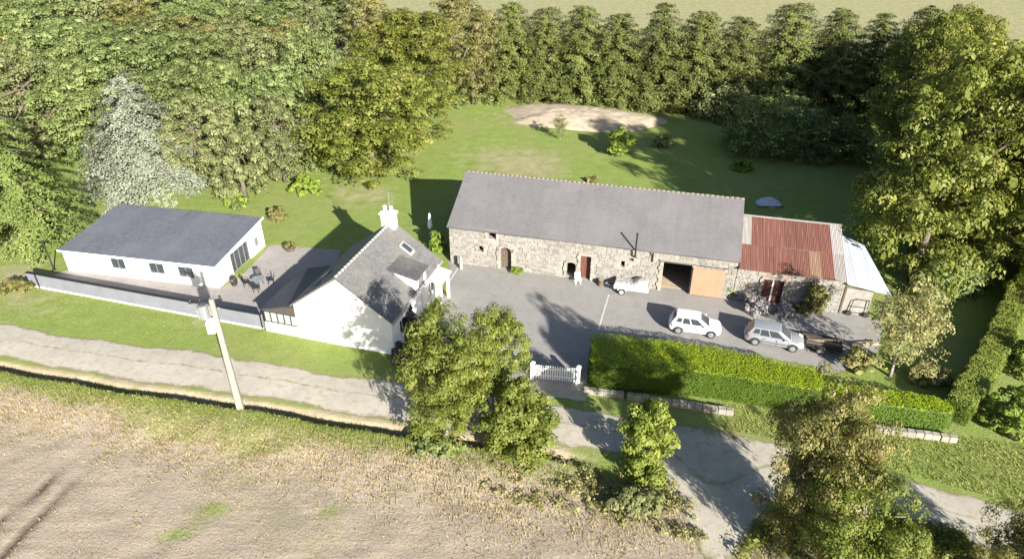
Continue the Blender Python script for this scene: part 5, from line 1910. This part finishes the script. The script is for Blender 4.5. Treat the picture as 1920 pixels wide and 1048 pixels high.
# conifer row
conf = [958, 1022, 1088, 1160, 1238, 1312, 1388, 1478, 1566, 1640, 1712, 1775]
ordn = ['first', 'second', 'third', 'fourth', 'fifth', 'sixth', 'seventh', 'eighth', 'ninth', 'tenth', 'eleventh', 'twelfth']
A0, A1 = G(958, 178), G(1223, 193)
dirc = (A1 - A0).normalized()
tops = [4, 14, 10, 24, 8, 20, 32, 6, 16, 26, 12, 24]
for i, u in enumerate(conf):
    # stand on the straight line of the row, beneath the crown seen at u
    best = min(np.arange(-10, 140, .25), key=lambda t: abs((960 + FOC * (A0.x + dirc.x * t) / depth(A0.x + dirc.x * t, A0.y + dirc.y * t, 8)) - u))
    x, y = A0.x + dirc.x * best, A0.y + dirc.y * best
    h = height_for(x, y, tops[i])
    plant_tree(['thuja_a', 'thuja_b', 'thuja_c', 'thuja_b', 'thuja_a'][(i * 3) % 5], 'conifer', '%s conifer from the left in the tall clipped row at the back' % ordn[i], 'tree', x, y, 0, h, [5.6, 4.9, 5.2, 5.9, 5.4, 6.1, 5.0, 5.9, 5.4, 5.1, 5.8, 5.4][i], rw_.uniform(0, 6.28), 'conifers in the back row', lean=(rw_.uniform(-.03, .03), rw_.uniform(-.03, .03)))
# firs and spruce at the left
tree_px('fir_a', 'fir_tree', 'large dark green fir left of the blue spruce', 'tree', 62, 452, 140, 250, .3)
tree_px('fir_a', 'fir_tree', 'fir cut by the left edge behind the large dark fir', 'tree', -10, 385, 80, 200, 2.0)
tree_px('blue', 'spruce_tree', 'silvery blue spruce behind the bungalow', 'tree', 282, 352, 138, 245, 1.1)
# grey-green trees between spruce and big tree
gl = ['grey-green bushy tree just right of the blue spruce', 'grey-green bushy tree above the lawn in the middle of the thicket', 'grey-green bushy tree at the right of the thicket, beside the dark gap']
for i, (u, vb, vt, w) in enumerate(((385, 345, 175, 140), (460, 372, 185, 150), (535, 340, 170, 120))):
    tree_px('wood_c', 'broadleaf_tree', gl[i], 'tree', u, vb, vt, w, i * 1.3, 'grey-green thicket trees')
# the wood at the upper left
WL = {'wood_a': ('light green broadleaf tree in the dense wood at the upper left', 'light green woodland trees'), 'wood_c': ('grey-green broadleaf tree in the dense wood at the upper left', 'grey-green woodland trees'),
      'brown_a': ('brownish green broadleaf tree in the dense wood at the upper left', 'brownish woodland trees')}
WL['wood_b'] = WL['wood_a']
spots = []
for r_, (vb, vt0, n, u0, u1, w) in enumerate(((300, 95, 6, 60, 560, 155), (235, 60, 7, -20, 560, 155), (180, 20, 8, -40, 580, 145), (130, -15, 9, -40, 620, 135), (85, -45, 10, -40, 660, 125))):
    for k in range(n):
        u = u0 + (u1 - u0) * (k + rw_.uniform(.25, .75)) / n
        v = vb + rw_.uniform(-10, 10)
        if 200 < u < 340 and vb > 280:
            continue
        p = G(u, v)
        h = min(15.0, height_for(p.x, p.y, vt0 + rw_.uniform(-18, 18)))
        wd = w * depth(p.x, p.y, h / 2) / FOC / 2 * rw_.uniform(.85, 1.1)
        ky = rw_.choice(['wood_a', 'wood_b', 'wood_a', 'wood_b', 'wood_c', 'brown_a'])
        plant_tree(ky, 'broadleaf_tree', WL[ky][0], 'tree', p.x, p.y, 0, h, wd, rw_.uniform(0, 6.28), WL[ky][1])
# far trees above the big trees, beside the field
for i, (u, vb, vt, w) in enumerate(((690, 110, -20, 110), (840, 110, -25, 120))):
    tree_px('brown_a', 'broadleaf_tree', ['brown-green tree at the top edge above the big round tree', 'brown-green tree at the top edge left of the conifer row'][i], 'tree', u, vb, vt, w, i, None)
# great trees at the right
RT = [(35.2, 51.5, 21.0, 7.8, 'oak_a', 'great olive-green tree overhanging the lawn at the right, nearest the sheds'),
      (44.5, 47.0, 16.0, 6.4, 'oak_b', 'great tree at the right edge above the narrow hedge'),
      (43.0, 61.0, 18.5, 6.8, 'oak_b', 'great tree at the right edge behind the nearest one'),
      (45.5, 73.0, 18.0, 6.6, 'oak_a', 'tall tree on the right beside the dark shaded lawn'),
      (52.0, 84.0, 17.0, 6.6, 'oak_b', 'tree at the upper right beyond the shaded lawn'),
      (56.0, 66.0, 17.0, 6.6, 'oak_a', 'tree at the right edge between the taller ones'),
      (39.5, 56.0, 15.5, 6.0, 'oak_b', 'great tree filling the gap between the two nearest ones at the right'),
      (50.0, 55.0, 17.5, 6.6, 'oak_a', 'great tree reaching out of the frame at the right, middle height'),
      (52.5, 45.0, 18.0, 6.8, 'oak_b', 'great tree just outside the right edge beyond the narrow hedge'),
      (59.0, 52.0, 18.0, 6.8, 'oak_a', 'great tree further out beyond the right edge'),
      (50.5, 77.5, 17.5, 6.6, 'oak_a', 'tall tree close behind the one beside the shaded lawn'),
      (57.0, 90.0, 17.0, 6.4, 'oak_a', 'tree at the upper right next to the end of the conifer row'),
      (62.0, 97.0, 15.0, 6.0, 'brown_a', 'dark tree at the top right corner at the end of the conifer row')]
for i, (x, y, h, r_, k, lab) in enumerate(RT):
    plant_tree(k, 'broadleaf_tree', lab, 'tree', x, y, 0, h, r_, i * 1.7 + .4, 'great trees at the right')
# birch by the lower hedge
p = G(1668, 705)
plant_tree('birch', 'birch_tree', 'pale feathery birch with white trunk at the right end of the yard', 'tree', p.x, p.y, 0, 7.8, 3.1, .5)
# roadside trees
tree_px('fore_a', 'broadleaf_tree', 'tall bushy roadside tree in front of the house corner', 'tree', 838, 830, 580, 215, .2)
tree_px('fore_a', 'broadleaf_tree', 'grey-green roadside tree just left of the gate', 'tree', 925, 780, 575, 150, 2.2)
tree_px('fore_b', 'broadleaf_tree', 'low bright green roadside bush tree below the gate', 'tree', 978, 858, 722, 150, .9)
tree_px('fore_d', 'broadleaf_tree', 'narrow upright roadside tree right of the gateway', 'tree', 1203, 890, 748, 105, .9)
tree_px('fore_c', 'broadleaf_tree', 'wide brownish roadside tree at the lower right', 'tree', 1500, 1008, 692, 262, .5)
tree_px('fore_a', 'broadleaf_tree', 'yellow-green roadside tree below the wide brownish tree', 'tree', 1570, 1095, 880, 220, 4.0)
tree_px('fore_c', 'broadleaf_tree', 'dark bushy tree in the bottom right corner', 'tree', 1900, 1120, 930, 230, 2.0)
# garden shrubs and small trees
tree_px('young', 'young_tree', 'small bright yellow-green tree at the edge of the lawn shadow', 'tree', 1163, 292, 238, 58, .2)
p = G(1050, 262)
o = plant_tree('birch', 'young_tree', 'small sparse tree beside the pale earth mound', 'tree', p.x, p.y, 0, 3.4, 1.2, .2)
for nm, lab, mat, u, v, rx, ry, h, sd_, kw in (
    ('round_bush', 'round brownish bush on the lawn behind the terrace', 'leaf_brown', 522, 412, 1.15, 1.15, 1.7, 51, {}),
    ('shrub', 'dark purple-leaved shrub against the right wall of the house', 'leaf_purple', 762, 628, 1.1, 1.1, 3.4, 52, dict(clumps=60)),
    ('shrub', 'second dark shrub at the front right corner of the house', 'leaf_purple', 752, 678, .9, .9, 1.9, 53, {}),
    ('shrub', 'yellow-green shrub at the left end of the barn', 'leaf_bright', 822, 470, 1.0, 1.0, 2.3, 54, {}),
    ('shrub', 'small yellow-green plant at the foot of the barn wall', 'leaf_bright', 968, 512, .75, .4, .55, 55, dict(clumps=18, leaf=.15, clump_r=.2)),
    ('climber', 'yellow-green climber between the tan door and the rusty shed', 'leaf_bright', 1382, 556, 1.25, .7, 3.3, 56, dict(clumps=70)),
    ('shrub', 'pale lavender-grey shrub before the shed door', 'leaf_lavender', 1418, 588, 1.2, .8, 1.7, 57, {}),
    ('shrub', 'pale lavender-grey low shrub to the right of the shed door', 'leaf_lavender', 1470, 592, .9, .6, 1.0, 58, {}),
    ('climber', 'brown-green creeper growing up the shed wall', 'leaf_brown', 1520, 586, 1.4, .7, 3.0, 59, dict(clumps=60)),
    ('shrub', 'brown-green shrub between timber pile and birch', 'leaf_brown', 1605, 690, 1.3, .9, 1.9, 60, {}),
    ('shrub', 'sparse grey shrub at the end of the lower hedge', 'leaf_birch', 1740, 715, 1.8, 1.3, 1.8, 61, {}),
    ('shrub', 'broad dark shrub in the deep shade of the lawn', 'leaf_wood', 1450, 285, 8.0, 5.5, 8.2, 62, dict(clumps=330, per=80, leaf=.22, clump_r=.95)),
    ('shrub', 'shaded shrub left of the broad dark shrub, by the conifer row', 'leaf_grey', 1360, 225, 5.0, 3.5, 5.5, 72, dict(clumps=170, leaf=.24, clump_r=.7)),
    ('shrub', 'shaded shrub right of the broad dark shrub', 'leaf_wood', 1568, 300, 5.0, 4.0, 6.0, 73, dict(clumps=180, leaf=.24, clump_r=.7)),
    ('shrub', 'small shaded shrub in front of the broad dark shrub', 'leaf_bright', 1390, 318, 1.6, 1.3, 1.5, 74, dict(clumps=40)),
    ('shrub', 'bright green shrub on the verge at the right edge', 'leaf_bright', 1895, 800, 2.2, 2.0, 3.2, 63, dict(clumps=90)),
    ('shrub', 'green shrub behind the verge shrub at the right edge', 'leaf_bright', 1935, 700, 2.2, 2.0, 3.4, 64, dict(clumps=90)),
    ('shrub', 'yellow-green shrub on the lawn below the big round tree', 'leaf_bright', 445, 385, 1.5, 1.2, 1.8, 65, {}),
    ('shrub', 'green shrub at the lawn edge left of the big round tree', 'leaf_bright', 575, 360, 2.0, 1.6, 2.2, 66, dict(clumps=60)),
    ('shrub', 'small dark plant on the lawn behind the barn ridge', 'leaf_brown', 1112, 340, .9, .6, .6, 67, dict(clumps=16)),
    ('shrub', 'low scrubby bush at the left end of the grey wall', 'leaf_brown', 30, 545, 1.7, 1.0, 1.1, 68, {}),
    ('shrub', 'scrubby dark bush on the verge under the roadside trees', 'leaf_wood', 820, 850, 2.2, 1.0, 1.1, 69, dict(clumps=50)),
    ('shrub', 'scrubby grey-green bush on the verge below the narrow roadside tree', 'leaf_grey', 1190, 950, 2.2, 1.2, 1.2, 70, dict(clumps=60)),
    ('shrub', 'small shrub beside the young tree in the lawn shade', 'leaf_wood', 1245, 275, 1.6, 1.2, 1.8, 71, {}),
):
    p = G(u, v)
    shrub(nm, lab, 'shrub' if nm != 'climber' else 'climber', mat, p.x, p.y, rx, ry, h, sd_, **kw)


# ------------------------------------------------------------------ ground cover nobody could count
def blades(name, label, mat, pts, hgt, wid, seed, lean=.35):
    rng = np.random.default_rng(seed)
    n = len(pts)
    a = rng.random(n) * 6.283
    h = hgt * (.5 + rng.random(n))
    w = wid * (.6 + .8 * rng.random(n))
    dx, dy = np.cos(a) * w, np.sin(a) * w
    lx, ly = rng.normal(size=n) * lean * h, rng.normal(size=n) * lean * h
    V = np.empty((n, 3, 3))
    V[:, 0] = pts - np.stack([dx, dy, np.zeros(n)], 1)
    V[:, 1] = pts + np.stack([dx, dy, np.zeros(n)], 1)
    V[:, 2] = pts + np.stack([lx, ly, h], 1)
    t = np.clip(rng.random(n) * .7 + .3 * (np.sin(pts[:, 0] * .9) * np.sin(pts[:, 1] * 1.3) * .5 + .5), 0, 1)
    me = np_mesh(name, V.reshape(-1, 3), np.arange(n * 3).reshape(n, 3), mat, t)
    o = instance(name, me)
    return tag(o, label, 'grass', kind='stuff')


def scatter(n, s0, s1, t0, t1, seed, keep=None):
    rng = np.random.default_rng(seed)
    s = s0 + (s1 - s0) * rng.random(n)
    t = t0 + (t1 - t0) * rng.random(n)
    w = .22 * np.sin(s * .31) + .16 * np.sin(s * .83 + 1.7)
    if keep is not None:
        m_ = rng.random(n) < keep(s, t, w)
        s, t = s[m_], t[m_]
    x = RO.x + ra.x * s + rn.x * t
    y = RO.y + ra.y * s + rn.y * t
    ii = np.clip(np.searchsorted(S_AX, s), 0, len(S_AX) - 1)
    jj = np.clip(np.searchsorted(T_AX, t), 0, len(T_AX) - 1)
    return np.stack([x, y, ZZ[jj, ii] - .02], 1)


no_ent = lambda s, t: np.where(t > -6.5 * np.exp(-((s - 35.4) / 2.4) ** 2) - np.where(s > 28, .0062 * (s - 28) ** 2, 0) - .1, 0.04, 1.0)
blades('verge_grass', 'rough green grass on the ditch bank between road and stubble', 'grass_green',
       scatter(70000, -25, 60, -5.0, -.85, 1, lambda s, t, w: np.exp(-((t + 1.7) / 1.05) ** 2) * no_ent(s, t)), .13, .03, 2, .5)
blades('dry_grass', 'dry straw-coloured grass along the edge of the stubble field', 'grass_dry',
       scatter(75000, -25, 60, -9.5, -2.2, 3, lambda s, t, w: np.exp(-((t + 4.2 + w * 3) / 2.2) ** 2) * .9 * no_ent(s, t)), .15, .026, 4, .8)
blades('stubble', 'sparse pale stubble on the harvested field', 'grass_dry',
       scatter(60000, -22, 60, -21, -5, 5, lambda s, t, w: .35 + .5 * (np.sin(t * 8.2 + w * 4) > 0)), .07, .028, 6, 1.0)
blades('lawn_grass', 'short lawn grass on the verge and garden', 'grass_green',
       scatter(90000, -25, 40, 4.9, 45, 7, lambda s, t, w: np.where(t < 9.2, np.where(s < 14.5, 1.0, 0.0), 0.0)), .07, .03, 8, .6)


# undergrowth in the wood and under the great trees: one unbroken mass of bushes and brambles
def undergrowth(name, label, polys, n, hmax, mat, seed, leaf=.28, rad=.7):
    rng = np.random.default_rng(seed)
    cen = []
    while len(cen) < n:
        (a, b2, c, d2) = polys[rng.integers(len(polys))]
        u, v = rng.random(2)
        p = (np.array(a) * (1 - u) + np.array(b2) * u) * (1 - v) + (np.array(d2) * (1 - u) + np.array(c) * u) * v
        cen.append((p[0], p[1], rng.random() ** 1.3 * hmax))
    cen = np.array(cen)
    P, nn, s_, t = clump_leaves(cen, rad * (.6 + .8 * rng.random(n)), 34, leaf, rng)
    P[:, 2] = np.maximum(P[:, 2], .02)
    V, F = leaf_faces(P, nn, s_, rng)
    return tag(instance(name, np_mesh(name, V, F, mat, t)), label, 'undergrowth', kind='stuff')


q2 = lambda *a: [g2(*p_) for p_ in a]
undergrowth('undergrowth', 'tangled green undergrowth on the floor of the wood at the left', [q2((-60, 330), (190, 310), (190, 200), (-60, 200)), q2((340, 320), (600, 300), (590, 180), (340, 200)), q2((540, 330), (720, 330), (700, 230), (560, 240)), q2((560, 240), (920, 200), (900, 150), (600, 150))], 1500, 3.0, 'leaf_wood', 91)
undergrowth('undergrowth', 'dark undergrowth beneath the great trees at the right', [[(32.5, 47), (48, 55), (54, 75), (39, 55)], [(41, 60), (50, 62), (62, 95), (50, 84)], [(33, 46.5), (40, 49), (44, 56), (37, 53)]], 700, 3.2, 'leaf_wood', 92)


undergrowth('weeds', 'grey-green weeds on the verge between the roadside trees and the stubble', [q2((740, 870), (1290, 965), (1270, 905), (760, 825)), q2((900, 930), (1330, 1020), (1290, 940), (900, 870))], 330, .30, 'leaf_birch', 93, .12, .30)
undergrowth('weeds', 'low green weeds at the roadside below the wide brownish tree', [q2((1380, 1045), (1700, 1048), (1690, 985), (1420, 985)), q2((1640, 1048), (1860, 1048), (1800, 1000), (1660, 975))], 260, .4, 'leaf_oak', 94, .13, .4)
blades('rough_grass', 'rough pale green grass between the lane and the lower hedge', 'grass_green',
       scatter(45000, 36, 66, -6.5, 6.5, 9, lambda s, t, w: np.where((t > 4.4 - .0056 * np.maximum(0, s - 28) ** 2) | (t < -.1 - .0062 * np.maximum(0, s - 28) ** 2 - 6.5 * np.exp(-((s - 35.4) / 2.4) ** 2)), 1.0, 0.0)), .14, .03, 10, .7)
